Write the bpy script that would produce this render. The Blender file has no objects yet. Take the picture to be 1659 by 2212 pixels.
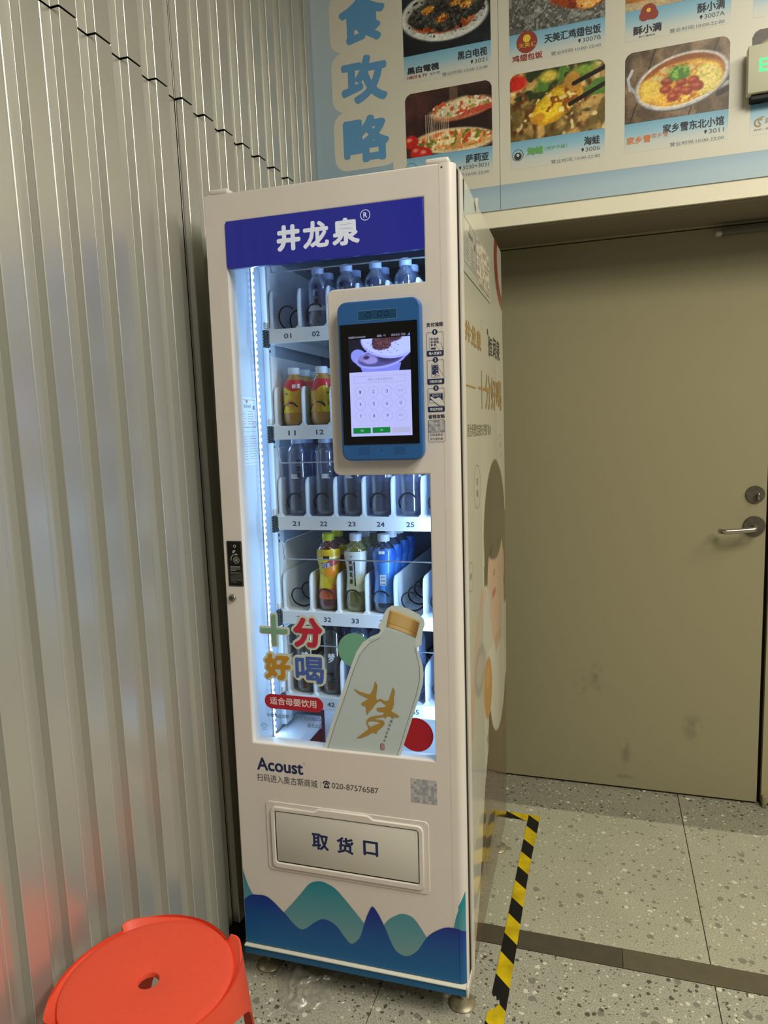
import bpy, bmesh, math, random
import numpy as np
from mathutils import Matrix, Vector, Euler

# ------------------------------------------------------------------ camera, world, lights, exposure
SC = bpy.context.scene
COL = SC.collection
SC.view_settings.view_transform = 'Standard'
SC.view_settings.look = 'None'
SC.view_settings.gamma = 1.0
SC.view_settings.use_curve_mapping = False
SC.view_settings.exposure = 0.06
SC.cycles.max_bounces = 10
SC.cycles.transparent_max_bounces = 24
SC.cycles.sample_clamp_indirect = 4.0
SC.cycles.use_denoising = True

CAM_POS = (0.86900, -1.41976, 1.40930)
YAW, PITCH, ROLL, FPX = -17.70924, -7.40961, -2.14215, 1493.2347
def cam_axes():
    y, p, r = [math.radians(a) for a in (YAW, PITCH, ROLL)]
    f = np.array([math.sin(y) * math.cos(p), math.cos(y) * math.cos(p), math.sin(p)])
    rt = np.array([math.cos(y), -math.sin(y), 0.0]); up = np.cross(rt, f)
    r2 = math.cos(r) * rt + math.sin(r) * up
    u2 = -math.sin(r) * rt + math.cos(r) * up
    return r2, u2, f
_r, _u, _f = cam_axes()
cam = bpy.data.cameras.new('camera'); cam_o = bpy.data.objects.new('camera', cam); COL.objects.link(cam_o)
cam.sensor_fit = 'VERTICAL'; cam.sensor_height = 36.0; cam.sensor_width = 27.0
cam.lens = FPX * 36.0 / 2212.0; cam.clip_start = 0.02
cam_o.matrix_world = Matrix(((_r[0], _u[0], -_f[0], CAM_POS[0]), (_r[1], _u[1], -_f[1], CAM_POS[1]), (_r[2], _u[2], -_f[2], CAM_POS[2]), (0, 0, 0, 1)))
SC.camera = cam_o

world = bpy.data.worlds.new('world'); SC.world = world; world.use_nodes = True
bg = world.node_tree.nodes['Background']
bg.inputs[0].default_value = (0.80, 0.84, 0.80, 1); bg.inputs[1].default_value = 0.13

def area(name, loc, size, power, color, rot=(0, 0, 0), size_y=None):
    l = bpy.data.lights.new(name, 'AREA'); l.energy = power; l.color = color
    l.shape = 'RECTANGLE'; l.size = size; l.size_y = size_y or size
    o = bpy.data.objects.new(name, l); COL.objects.link(o); o.location = loc; o.rotation_euler = rot
    return o
WARM = (1.0, 0.945, 0.78)
area('corridor_lamp', (1.9, -1.0, 3.32), 0.9, 56, WARM, size_y=0.9)
area('corridor_lamp', (3.5, -2.0, 3.32), 1.2, 92, WARM, size_y=1.2)
area('corridor_lamp', (3.4, -0.3, 3.32), 1.2, 56, WARM, size_y=1.2)

# ------------------------------------------------------------------ small helpers
PI = math.pi
def lin(c):
    c = c / 255.0
    return c / 12.92 if c <= 0.04045 else ((c + 0.055) / 1.055) ** 2.4
def L3(rgb): return tuple(lin(v) for v in rgb)

def mat(name, rgb, rough=0.5, metal=0.0, emit=None, es=1.0, coat=0.0, spec=0.5, alpha=1.0, trans=0.0, ior=1.45, noise=None):
    m = bpy.data.materials.new(name); m.use_nodes = True
    nt = m.node_tree; b = nt.nodes['Principled BSDF']
    b.inputs['Base Color'].default_value = (*L3(rgb), 1); b.inputs['Roughness'].default_value = rough
    b.inputs['Metallic'].default_value = metal; b.inputs['Coat Weight'].default_value = coat
    b.inputs['Specular IOR Level'].default_value = spec; b.inputs['Alpha'].default_value = alpha
    b.inputs['Transmission Weight'].default_value = trans; b.inputs['IOR'].default_value = ior
    if emit is not None:
        b.inputs['Emission Color'].default_value = (*L3(emit), 1); b.inputs['Emission Strength'].default_value = es
    if noise:                       # (scale, amount): slight tonal variation of the surface itself
        tc = nt.nodes.new('ShaderNodeTexCoord'); nz = nt.nodes.new('ShaderNodeTexNoise')
        nz.inputs['Scale'].default_value = noise[0]; nz.inputs['Detail'].default_value = 5
        nt.links.new(tc.outputs['Object'], nz.inputs['Vector'])
        mr = nt.nodes.new('ShaderNodeMapRange'); mr.inputs['From Min'].default_value = 0.3; mr.inputs['From Max'].default_value = 0.7
        mr.inputs['To Min'].default_value = 1 - noise[1]; mr.inputs['To Max'].default_value = 1.0
        nt.links.new(nz.outputs['Fac'], mr.inputs['Value'])
        mx = nt.nodes.new('ShaderNodeMix'); mx.data_type = 'RGBA'; mx.blend_type = 'MULTIPLY'; mx.inputs[0].default_value = 1
        mx.inputs[6].default_value = (*L3(rgb), 1); nt.links.new(mr.outputs[0], mx.inputs[7]); nt.links.new(mx.outputs[2], b.inputs['Base Color'])
    return m

def ramp_mat(name, stops, axis='Z', lo=0.0, hi=1.0, rough=0.45, spec=0.5, emit=0.0):
    """printed colour gradient along one object axis"""
    m = mat(name, (200, 200, 200), rough, spec=spec); nt = m.node_tree; b = nt.nodes['Principled BSDF']
    tc = nt.nodes.new('ShaderNodeTexCoord'); sp = nt.nodes.new('ShaderNodeSeparateXYZ'); nt.links.new(tc.outputs['Object'], sp.inputs[0])
    mr = nt.nodes.new('ShaderNodeMapRange'); mr.inputs['From Min'].default_value = lo; mr.inputs['From Max'].default_value = hi
    nt.links.new(sp.outputs[axis], mr.inputs['Value'])
    cr = nt.nodes.new('ShaderNodeValToRGB'); nt.links.new(mr.outputs[0], cr.inputs[0])
    e = cr.color_ramp.elements
    while len(e) < len(stops): e.new(0.5)
    for i, (p, c) in enumerate(stops): e[i].position = p; e[i].color = (*L3(c), 1)
    nt.links.new(cr.outputs[0], b.inputs['Base Color'])
    if emit: nt.links.new(cr.outputs[0], b.inputs['Emission Color']); b.inputs['Emission Strength'].default_value = emit
    return m

def clear_mat(name, tint, gloss=0.06, rough=0.03, edge=0.5, body=0.0, body_rgb=(200, 210, 225)):
    """thin clear plastic or glass: tinted see-through plus a fresnel-like gloss"""
    m = bpy.data.materials.new(name); m.use_nodes = True; nt = m.node_tree; nt.nodes.clear()
    out = nt.nodes.new('ShaderNodeOutputMaterial'); tr = nt.nodes.new('ShaderNodeBsdfTransparent'); gl = nt.nodes.new('ShaderNodeBsdfGlossy')
    tr.inputs[0].default_value = (*L3(tint), 1); gl.inputs['Roughness'].default_value = rough; gl.inputs['Color'].default_value = (1, 1, 1, 1)
    lw = nt.nodes.new('ShaderNodeLayerWeight'); lw.inputs[0].default_value = 0.25
    mr = nt.nodes.new('ShaderNodeMapRange'); mr.inputs['To Min'].default_value = gloss; mr.inputs['To Max'].default_value = edge
    nt.links.new(lw.outputs['Facing'], mr.inputs['Value'])
    mx = nt.nodes.new('ShaderNodeMixShader'); nt.links.new(mr.outputs[0], mx.inputs[0])
    first = tr
    if body:
        df = nt.nodes.new('ShaderNodeBsdfDiffuse'); df.inputs[0].default_value = (*L3(body_rgb), 1)
        m2 = nt.nodes.new('ShaderNodeMixShader'); m2.inputs[0].default_value = body
        nt.links.new(tr.outputs[0], m2.inputs[1]); nt.links.new(df.outputs[0], m2.inputs[2]); first = m2
    nt.links.new(first.outputs[0], mx.inputs[1]); nt.links.new(gl.outputs[0], mx.inputs[2]); nt.links.new(mx.outputs[0], out.inputs[0])
    return m

def vcol_mat(name, rough=0.4, coat=0.0, emit=0.0, spec=0.5):
    """flat print: colours come from the mesh's own colour attribute"""
    m = mat(name, (200, 200, 200), rough, coat=coat, spec=spec); nt = m.node_tree; b = nt.nodes['Principled BSDF']
    a = nt.nodes.new('ShaderNodeAttribute'); a.attribute_name = 'print'
    nt.links.new(a.outputs['Color'], b.inputs['Base Color'])
    if emit: nt.links.new(a.outputs['Color'], b.inputs['Emission Color']); b.inputs['Emission Strength'].default_value = emit
    return m

def mesh_obj(name, verts, faces, m, parent=None, smooth=False, edges=()):
    me = bpy.data.meshes.new(name); me.from_pydata([tuple(v) for v in verts], list(edges), [tuple(f) for f in faces])
    if m is not None: me.materials.append(m)
    if smooth: me.polygons.foreach_set('use_smooth', [True] * len(me.polygons))
    me.update(); o = bpy.data.objects.new(name, me); COL.objects.link(o)
    if parent is not None: o.parent = parent
    return o
def tag(o, label=None, cat=None, group=None, kind=None):
    if label: o['label'] = label
    if cat: o['category'] = cat
    if group: o['group'] = group
    if kind: o['kind'] = kind
    return o
def empty(name, loc=(0, 0, 0), rot=(0, 0, 0)):
    o = bpy.data.objects.new(name, None); COL.objects.link(o); o.location = loc; o.rotation_euler = rot; o.empty_display_size = 0.05
    return o

class MB:
    """collects simple solids into one mesh"""
    def __init__(s): s.v = []; s.f = []
    def add(s, v, f):
        n = len(s.v); s.v += [tuple(p) for p in v]; s.f += [tuple(i + n for i in q) for q in f]; return s
    def box(s, x0, x1, y0, y1, z0, z1):
        v = [(x0, y0, z0), (x1, y0, z0), (x1, y1, z0), (x0, y1, z0), (x0, y0, z1), (x1, y0, z1), (x1, y1, z1), (x0, y1, z1)]
        return s.add(v, [(0, 3, 2, 1), (4, 5, 6, 7), (0, 1, 5, 4), (1, 2, 6, 5), (2, 3, 7, 6), (3, 0, 4, 7)])
    def bbox(s, x0, x1, y0, y1, z0, z1, r=0.002, seg=2):
        bm = bmesh.new(); bmesh.ops.create_cube(bm, size=1.0)
        for v in bm.verts: v.co = Vector(((x0 + x1) / 2 + v.co.x * (x1 - x0), (y0 + y1) / 2 + v.co.y * (y1 - y0), (z0 + z1) / 2 + v.co.z * (z1 - z0)))
        bmesh.ops.bevel(bm, geom=bm.edges[:] , offset=r, segments=seg, affect='EDGES', profile=0.5)
        bm.verts.index_update(); s.add([v.co[:] for v in bm.verts], [[v.index for v in f.verts] for f in bm.faces]); bm.free(); return s
    def prism(s, pts, fn, d0, d1):
        """pts: 2D outline; fn(a,b,d) -> xyz; extruded from depth d0 to d1"""
        n = len(pts); v = [fn(a, b, d0) for a, b in pts] + [fn(a, b, d1) for a, b in pts]
        f = [tuple(range(n)), tuple(range(2 * n - 1, n - 1, -1))] + [(i, n + i, n + (i + 1) % n, (i + 1) % n) for i in range(n)]
        return s.add(v, f)
    def tube(s, path, r, seg=8, closed=False):
        path = [Vector(p) for p in path]; n = len(path); v = []; f = []
        t0 = (path[1] - path[0]).normalized(); up = Vector((0, 0, 1)) if abs(t0.z) < 0.9 else Vector((1, 0, 0)); nn = t0.cross(up).normalized()
        for i, p in enumerate(path):
            t = ((path[min(i + 1, n - 1)] - path[max(i - 1, 0)])).normalized()
            nn = (nn - t * nn.dot(t)).normalized(); b = t.cross(nn)
            rr = r[i] if isinstance(r, (list, tuple)) else r
            for k in range(seg):
                a = 2 * PI * k / seg; v.append(p + (nn * math.cos(a) + b * math.sin(a)) * rr)
        for i in range(n - 1):
            for k in range(seg):
                a = i * seg + k; b2 = i * seg + (k + 1) % seg; f.append((a, b2, b2 + seg, a + seg))
        f.append(tuple(range(seg - 1, -1, -1))); f.append(tuple((n - 1) * seg + k for k in range(seg)))
        return s.add(v, f)
    def lathe(s, prof, seg=24, c=(0, 0, 0), ax='z'):
        v = []; f = []; n = len(prof)
        for (r, z) in prof:
            for k in range(seg):
                a = 2 * PI * k / seg
                if ax == 'z': v.append((c[0] + r * math.cos(a), c[1] + r * math.sin(a), c[2] + z))
                else: v.append((c[0] + r * math.cos(a), c[1] + z, c[2] + r * math.sin(a)))   # axis along y
        for i in range(n - 1):
            for k in range(seg):
                a = i * seg + k; b = i * seg + (k + 1) % seg
                q = (a, b, b + seg, a + seg); f.append(q if ax == 'z' else q[::-1])
        f.append(tuple(range(seg - 1, -1, -1)) if ax == 'z' else tuple(range(seg)))
        f.append(tuple((n - 1) * seg + k for k in (range(seg) if ax == 'z' else range(seg - 1, -1, -1))))
        return s.add(v, f)
    def build(s, name, m, parent=None, smooth=False, sharp=None):
        o = mesh_obj(name, s.v, s.f, m, parent, smooth)
        if sharp is not None: o.data.set_sharp_from_angle(angle=math.radians(sharp))
        return o

_tcache = {}
def text_geo(s, res=3):
    if (s, res) in _tcache: return _tcache[(s, res)]
    cu = bpy.data.curves.new('lettering', 'FONT'); cu.body = s; cu.resolution_u = res; cu.fill_mode = 'FRONT'
    o = bpy.data.objects.new('lettering', cu); COL.objects.link(o)
    dg = bpy.context.evaluated_depsgraph_get(); me = bpy.data.meshes.new_from_object(o.evaluated_get(dg))
    v = np.array([(p.co.x, p.co.y) for p in me.vertices]); f = [tuple(p.vertices) for p in me.polygons]
    bpy.data.objects.remove(o); bpy.data.curves.remove(cu); bpy.data.meshes.remove(me)
    v = (v - v.min(0)) / np.maximum(v.max(0) - v.min(0), 1e-9) if len(v) else np.zeros((0, 2))
    _tcache[(s, res)] = (v, f); return v, f

def PF(y):  return lambda a, b, d=0.0: (a, y - d, b)          # faces -y (a = x, b = z); d = how proud
def PX(x):  return lambda a, b, d=0.0: (x + d, a, b)          # faces +x (a = y, b = z)
def PZ(z):  return lambda a, b, d=0.0: (a, b, z + d)          # faces up
class Flat:
    """flat print pieces on one plane, gathered into one mesh; the plane is given when built"""
    def __init__(s): s.v = []; s.f = []; s.lev = []
    def poly(s, pts):
        n = len(s.v); s.v += [tuple(p) for p in pts]; s._l(); s.f.append(tuple(range(n, n + len(pts)))); return s
    def _l(s):                         # every piece lies a few microns above the one before, so none coincide
        k = (s.lev[-1] + 1) if s.lev else 0
        s.lev += [k] * (len(s.v) - len(s.lev))
    def rect(s, a0, a1, b0, b1, r=0.0, n=5):
        if r <= 0: return s.poly([(a0, b0), (a1, b0), (a1, b1), (a0, b1)])
        return s.poly(rrect(a0, a1, b0, b1, r, n))
    def disc(s, a, b, r, n=28, rb=None):
        return s.poly([(a + r * math.cos(2 * PI * k / n), b + (rb or r) * math.sin(2 * PI * k / n)) for k in range(n)])
    def ring(s, a, b, r, w, n=32, rb=None, t0=0, t1=2 * PI):
        rb = rb or r; m = len(s.v)
        for k in range(n + 1):
            t = t0 + (t1 - t0) * k / n
            for q in (1, -1): s.v.append((a + (r + q * w / 2) * math.cos(t), b + (rb + q * w / 2) * math.sin(t)))
        for k in range(n): s.f.append((m + 2 * k, m + 2 * k + 2, m + 2 * k + 3, m + 2 * k + 1))
        s._l(); return s
    def frame(s, a0, a1, b0, b1, w, r=0.0, n=5):
        o = rrect(a0, a1, b0, b1, max(r, 1e-5), n); i = rrect(a0 + w, a1 - w, b0 + w, b1 - w, max(r - w, 1e-5), n); m = len(s.v); k = len(o)
        s.v += o + i
        for j in range(k): s.f.append((m + j, m + (j + 1) % k, m + k + (j + 1) % k, m + k + j))
        s._l(); return s
    def stroke(s, pts):
        """pts (a, b, width): brush stroke of changing width"""
        P = catmull(pts, 5); m = len(s.v); n = len(P)
        for i in range(n):
            a, b, w = P[i]; a0, b0, _ = P[max(i - 1, 0)]; a1, b1, _ = P[min(i + 1, n - 1)]
            dx, dy = a1 - a0, b1 - b0; l = math.hypot(dx, dy) or 1; nx, ny = -dy / l, dx / l
            s.v += [(a + nx * w / 2, b + ny * w / 2), (a - nx * w / 2, b - ny * w / 2)]
        for i in range(n - 1): s.f.append((m + 2 * i, m + 2 * i + 1, m + 2 * i + 3, m + 2 * i + 2))
        s._l(); return s
    def text(s, t, a0, a1, b0, b1, bold=0.0, nb=6, res=3, only_h=False):
        v, f = text_geo(t, res)
        offs = [(0, 0)] + ([(bold * math.cos(2 * PI * k / nb), bold * math.sin(2 * PI * k / nb)) for k in range(nb)] if bold else [])
        for (da, db) in offs:
            m = len(s.v); s.v += [(a0 + bold + x * (a1 - a0 - 2 * bold) + da, b0 + bold + y * (b1 - b0 - 2 * bold) + db) for x, y in v]
            s.f += [tuple(i + m for i in q) for q in f]; s._l()
        return s
    def text_v(s, t, a, b1, size, step, bold=0.0):
        for i, ch in enumerate(t): s.text(ch, a - size / 2, a + size / 2, b1 - i * step - size, b1 - i * step, bold)
        return s
    def build(s, name, m, plane, parent=None, d=0.0, label=None):
        vv = [plane(a, b, d + k * 4e-6) for (a, b), k in zip(s.v, s.lev)]
        o = mesh_obj(name, vv, s.f, m, parent)
        if label: o['label'] = label
        return o
def rrect(a0, a1, b0, b1, r, n=5):
    p = []
    for (ca, cb, t) in ((a1 - r, b0 + r, -PI / 2), (a1 - r, b1 - r, 0), (a0 + r, b1 - r, PI / 2), (a0 + r, b0 + r, PI)):
        for k in range(n + 1): p.append((ca + r * math.cos(t + PI / 2 * k / n), cb + r * math.sin(t + PI / 2 * k / n)))
    return p
def catmull(P, n):
    P = [np.array(p, float) for p in P]; Q = [P[0]] + P + [P[-1]]; out = []
    for i in range(1, len(Q) - 2):
        for k in range(n):
            t = k / n
            out.append(0.5 * ((2 * Q[i]) + (-Q[i - 1] + Q[i + 1]) * t + (2 * Q[i - 1] - 5 * Q[i] + 4 * Q[i + 1] - Q[i + 2]) * t * t + (-Q[i - 1] + 3 * Q[i] - 3 * Q[i + 1] + Q[i + 2]) * t ** 3))
    out.append(P[-1]); return [tuple(p) for p in out]

def curve_solid(name, loops, plane, depth, bevel, m, parent=None, smooth=True):
    """outline with holes, extruded and softly bevelled (a 2D curve turned into a mesh); front face at plane depth 0"""
    cu = bpy.data.curves.new(name, 'CURVE'); cu.dimensions = '2D'; cu.fill_mode = 'BOTH'; cu.extrude = depth / 2 - bevel; cu.bevel_depth = bevel; cu.bevel_resolution = 2; cu.offset = -bevel
    for lp in loops:
        sp = cu.splines.new('POLY'); sp.points.add(len(lp) - 1); sp.use_cyclic_u = True
        for p, (a, b) in zip(sp.points, lp): p.co = (a, b, 0, 1)
    o = bpy.data.objects.new(name, cu); COL.objects.link(o)
    dg = bpy.context.evaluated_depsgraph_get(); me = bpy.data.meshes.new_from_object(o.evaluated_get(dg)); bpy.data.objects.remove(o); bpy.data.curves.remove(cu)
    for v in me.vertices: v.co = plane(v.co.x, v.co.y, v.co.z - depth / 2)
    me.materials.clear(); me.materials.append(m); me.name = name
    if smooth:
        me.polygons.foreach_set('use_smooth', [True] * len(me.polygons)); me.set_sharp_from_angle(angle=math.radians(35))
    me.update(); r = bpy.data.objects.new(name, me); COL.objects.link(r); r.parent = parent; return r

# ------------------------------------------------------------------ painted prints (colours per mesh point)
def hashn(ix, iy, s):
    h = (ix.astype(np.int64) * 374761393 + iy.astype(np.int64) * 668265263 + s * 1442695041) & 0x7fffffff
    h = ((h ^ (h >> 13)) * 1274126177) & 0x7fffffff
    return ((h ^ (h >> 16)) & 0xffff) / 65535.0
def vnoise(x, y, s=0, oct=3):
    r = 0; a = 1; t = 0
    for o in range(oct):
        ix, iy = np.floor(x), np.floor(y); fx, fy = x - ix, y - iy; fx = fx * fx * (3 - 2 * fx); fy = fy * fy * (3 - 2 * fy)
        q = (hashn(ix, iy, s + o) * (1 - fx) + hashn(ix + 1, iy, s + o) * fx) * (1 - fy) + (hashn(ix, iy + 1, s + o) * (1 - fx) + hashn(ix + 1, iy + 1, s + o) * fx) * fy
        r = r + a * q; t += a; a *= 0.5; x = x * 2.03; y = y * 2.03
    return r / t
class Paint:
    """tiny painter: u right 0..1, v up 0..1 (aspect kept in units of width)"""
    def __init__(s, w, h, nx):
        s.w, s.h = w, h; s.nx = nx; s.ny = max(2, int(nx * h / w)); u = np.linspace(0, 1, s.nx + 1); v = np.linspace(0, h / w, s.ny + 1)
        s.U, s.V = np.meshgrid(u, v); s.C = np.zeros(s.U.shape + (3,)); s.H = h / w
    def fill(s, c): s.C[:] = c; return s
    def mix(s, m, c):
        m = np.clip(m, 0, 1)[..., None]; c = np.asarray(c, float); s.C = s.C * (1 - m) + (c if c.ndim > 1 else c[None, None, :]) * m; return s
    def ell(s, cu, cv, ru, rv, c, soft=0.02, rot=0.0, wob=0.0, seed=0, op=1.0):
        x, y = s.U - cu, s.V - cv; a = math.radians(rot); x, y = x * math.cos(a) + y * math.sin(a), -x * math.sin(a) + y * math.cos(a)
        d = np.sqrt((x / ru) ** 2 + (y / rv) ** 2)
        if wob: d = d + wob * (vnoise(s.U * 14, s.V * 14, seed) - 0.5)
        return s.mix(op * (1 - d) / (soft / min(ru, rv)) + 0.5 * op, c)
    def poly(s, pts, c, op=1.0):
        ins = np.zeros(s.U.shape, bool); n = len(pts)
        for i in range(n):
            x0, y0 = pts[i]; x1, y1 = pts[(i + 1) % n]
            if y0 == y1: continue
            cnd = ((y0 > s.V) != (y1 > s.V)) & (s.U < (x1 - x0) * (s.V - y0) / (y1 - y0) + x0); ins ^= cnd
        return s.mix(ins * op, c)
    def line(s, x0, y0, x1, y1, w, c, op=1.0):
        dx, dy = x1 - x0, y1 - y0; t = np.clip(((s.U - x0) * dx + (s.V - y0) * dy) / (dx * dx + dy * dy), 0, 1)
        d = np.hypot(s.U - x0 - t * dx, s.V - y0 - t * dy); return s.mix(op * ((w / 2 - d) * s.nx * 0.8 + 0.5), c)
    def speck(s, sc, th, c, seed=0, mask=None, op=1.0):
        n = vnoise(s.U * sc, s.V * sc, seed, 2); m = np.clip((n - th) * 12, 0, 1) * op
        return s.mix(m if mask is None else m * mask, c)
    def emask(s, cu, cv, ru, rv): return (np.sqrt(((s.U - cu) / ru) ** 2 + ((s.V - cv) / rv) ** 2) < 1).astype(float)
    def build(s, name, m, place, parent, corner=None, label=None):
        """place(u in 0..1, v in 0..1) -> xyz; corner = radius in units of width for rounded top corners"""
        uu = s.U; vv = s.V / s.H; pts = [place(a, b) for a, b in zip(uu.ravel(), vv.ravel())]
        nx, ny = s.nx, s.ny; faces = []
        for j in range(ny):
            for i in range(nx):
                if corner:
                    cu, cv = (i + 0.5) / nx, (j + 0.5) / ny * s.H
                    for (a, ok) in ((corner, cu < corner), (1 - corner, cu > 1 - corner)):
                        if ok and cv > s.H - corner and math.hypot(cu - a, cv - (s.H - corner)) > corner: break
                    else: faces.append((j * (nx + 1) + i, j * (nx + 1) + i + 1, (j + 1) * (nx + 1) + i + 1, (j + 1) * (nx + 1) + i))
                else: faces.append((j * (nx + 1) + i, j * (nx + 1) + i + 1, (j + 1) * (nx + 1) + i + 1, (j + 1) * (nx + 1) + i))
        o = mesh_obj(name, pts, faces, m, parent)
        at = o.data.attributes.new('print', 'FLOAT_COLOR', 'POINT')
        c = np.clip(s.C.reshape(-1, 3), 0, 255) / 255.0; c = np.where(c <= 0.04045, c / 12.92, ((c + 0.055) / 1.055) ** 2.4)
        at.data.foreach_set('color', np.hstack([c, np.ones((len(c), 1))]).astype(np.float32).ravel())
        if label: o['label'] = label
        return o

# ------------------------------------------------------------------ main materials
def terrazzo(name, base, dark_amt, big, dark=(62, 62, 52), pale=(216, 212, 196)):
    m = mat(name, base, 0.34, spec=0.4); nt = m.node_tree; b = nt.nodes['Principled BSDF']; N = nt.nodes.new; K = nt.links.new
    tc = N('ShaderNodeTexCoord'); nz = N('ShaderNodeTexNoise'); nz.inputs['Scale'].default_value = 260; nz.inputs['Detail'].default_value = 3; K(tc.outputs['Object'], nz.inputs['Vector'])
    wrp = N('ShaderNodeMixRGB'); wrp.blend_type = 'LINEAR_LIGHT'; wrp.inputs[0].default_value = 0.004; K(tc.outputs['Object'], wrp.inputs[1])
    n2 = N('ShaderNodeTexNoise'); n2.inputs['Scale'].default_value = 90; K(tc.outputs['Object'], n2.inputs['Vector']); K(n2.outputs['Color'], wrp.inputs[2])
    cr = N('ShaderNodeValToRGB'); e = cr.color_ramp.elements
    e[0].position = .30; e[0].color = (*[c * 0.62 for c in L3(base)], 1); e[1].position = .68; e[1].color = (*[min(1, c * 1.22) for c in L3(base)], 1); K(nz.outputs['Fac'], cr.inputs[0])
    cur = cr.outputs[0]
    for sc, size, amt, col, ch in ((150, .42, .22 * dark_amt, dark, 0), (120, .40, .20, pale, 1), (62, .40, .30 * big, dark, 2), (48, .36, .20 * big, pale, 0), (34, .36, .15 * big, tuple(int(c * .72) for c in base), 1)):
        vo = N('ShaderNodeTexVoronoi'); vo.inputs['Scale'].default_value = sc; K(wrp.outputs[0], vo.inputs['Vector'])
        sp = N('ShaderNodeSeparateColor'); K(vo.outputs['Color'], sp.inputs[0])
        lt = N('ShaderNodeMath'); lt.operation = 'LESS_THAN'; K(sp.outputs[ch], lt.inputs[0]); lt.inputs[1].default_value = amt
        ml = N('ShaderNodeMath'); ml.operation = 'MULTIPLY'; K(sp.outputs[(ch + 1) % 3], ml.inputs[0]); ml.inputs[1].default_value = size
        ls = N('ShaderNodeMath'); ls.operation = 'LESS_THAN'; K(vo.outputs['Distance'], ls.inputs[0]); K(ml.outputs[0], ls.inputs[1])
        an = N('ShaderNodeMath'); an.operation = 'MULTIPLY'; K(lt.outputs[0], an.inputs[0]); K(ls.outputs[0], an.inputs[1])
        sc2 = N('ShaderNodeMath'); sc2.operation = 'MULTIPLY'; K(an.outputs[0], sc2.inputs[0]); sc2.inputs[1].default_value = .85
        mx = N('ShaderNodeMixRGB'); K(sc2.outputs[0], mx.inputs[0]); K(cur, mx.inputs[1]); mx.inputs[2].default_value = (*L3(col), 1); cur = mx.outputs[0]
    n3 = N('ShaderNodeTexNoise'); n3.inputs['Scale'].default_value = 5; n3.inputs['Detail'].default_value = 4; K(tc.outputs['Object'], n3.inputs['Vector'])
    mr = N('ShaderNodeMapRange'); mr.inputs['To Min'].default_value = .82; mr.inputs['To Max'].default_value = 1.08; K(n3.outputs['Fac'], mr.inputs['Value'])
    mm = N('ShaderNodeMixRGB'); mm.blend_type = 'MULTIPLY'; mm.inputs[0].default_value = 1; K(cur, mm.inputs[1]); K(mr.outputs[0], mm.inputs[2]); K(mm.outputs[0], b.inputs['Base Color'])
    return m

M = {}
M['terr_front'] = terrazzo('terrazzo_coarse', (166, 165, 150), 1.7, 1.9)
M['terr_mid'] = terrazzo('terrazzo_pale', (174, 172, 152), 0.6, 0.75, dark=(118, 117, 100))
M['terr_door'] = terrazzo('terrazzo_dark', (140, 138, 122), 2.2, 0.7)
M['cream'] = mat('cream_enamel', (222, 214, 208), 0.28, spec=0.5, noise=(9, 0.05))
M['cream_side'] = mat('cream_side', (205, 200, 180), 0.25)
M['black'] = mat('black_rubber', (14, 14, 15), 0.6)
M['dark_gap'] = mat('dark_gap', (10, 10, 11), 0.9)
M['white_in'] = mat('white_liner', (188, 200, 214), 0.3)
M['white_tray'] = mat('white_tray', (226, 230, 236), 0.35)
M['back_in'] = mat('grey_back_liner', (120, 132, 158), 0.45, noise=(14, 0.15))
M['wire'] = mat('black_coil_wire', (26, 30, 34), 0.35, metal=0.4)
M['steel'] = mat('brushed_steel', (178, 172, 160), 0.28, metal=1.0)
M['steel_dull'] = mat('dull_steel', (120, 114, 102), 0.45, metal=0.9, noise=(60, 0.3))
M['navy'] = mat('navy_ink', (30, 44, 92), 0.45)
M['ink'] = mat('dark_ink', (52, 54, 66), 0.5)
M['grey_ink'] = mat('grey_ink', (112, 122, 134), 0.5)
M['glass'] = clear_mat('door_glass', (248, 251, 253), 0.006, 0.01, 0.22)

# corrugated cladding: satin silver paint
m = mat('silver_cladding', (200, 199, 192), 0.32, metal=0.66, spec=0.6); nt = m.node_tree; b = nt.nodes['Principled BSDF']
tc = nt.nodes.new('ShaderNodeTexCoord'); mp = nt.nodes.new('ShaderNodeMapping'); mp.inputs['Scale'].default_value = (14, 14, 0.6); nz = nt.nodes.new('ShaderNodeTexNoise'); nz.inputs['Scale'].default_value = 3
nt.links.new(tc.outputs['Object'], mp.inputs[0]); nt.links.new(mp.outputs[0], nz.inputs['Vector'])
mr = nt.nodes.new('ShaderNodeMapRange'); mr.inputs['To Min'].default_value = .28; mr.inputs['To Max'].default_value = .34; nt.links.new(nz.outputs['Fac'], mr.inputs['Value']); nt.links.new(mr.outputs[0], b.inputs['Roughness'])
M['clad'] = m

# ------------------------------------------------------------------ the setting
XL, YB, YP = -0.0739, 1.1834, 0.9223       # cladding ridges, door plane, bulkhead face
RIB0, PIT, ZJ = -0.2904, 0.09617, 2.179
# floor: slabs with recessed joints
floor = tag(empty('floor'), 'speckled terrazzo floor in large pale and grey slabs', kind='structure')
MB().box(-0.6, 4.2, -3.6, 2.6, -0.05, -0.012).build('screed', mat('screed', (46, 44, 36), 0.9), floor)
def slab(x0, x1, y0, y1, m, g=0.0011):
    MB().bbox(x0 + g, x1 - g, y0 + g, y1 - g, -0.012, 0.0, r=0.0006, seg=1).build('terrazzo_slab', m, floor)
xs = [-0.461, 0.3385, 1.1371, 1.936, 2.735, 3.53]
for i in range(len(xs) - 1):
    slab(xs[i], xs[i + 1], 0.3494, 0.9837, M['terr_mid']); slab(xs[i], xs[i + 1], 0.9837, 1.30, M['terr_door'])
    for y0, y1 in ((-0.52, 0.2796), (-1.32, -0.52), (-2.12, -1.32), (-2.92, -2.12)): slab(xs[i], xs[i + 1], y0, y1, M['terr_front'])
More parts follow.
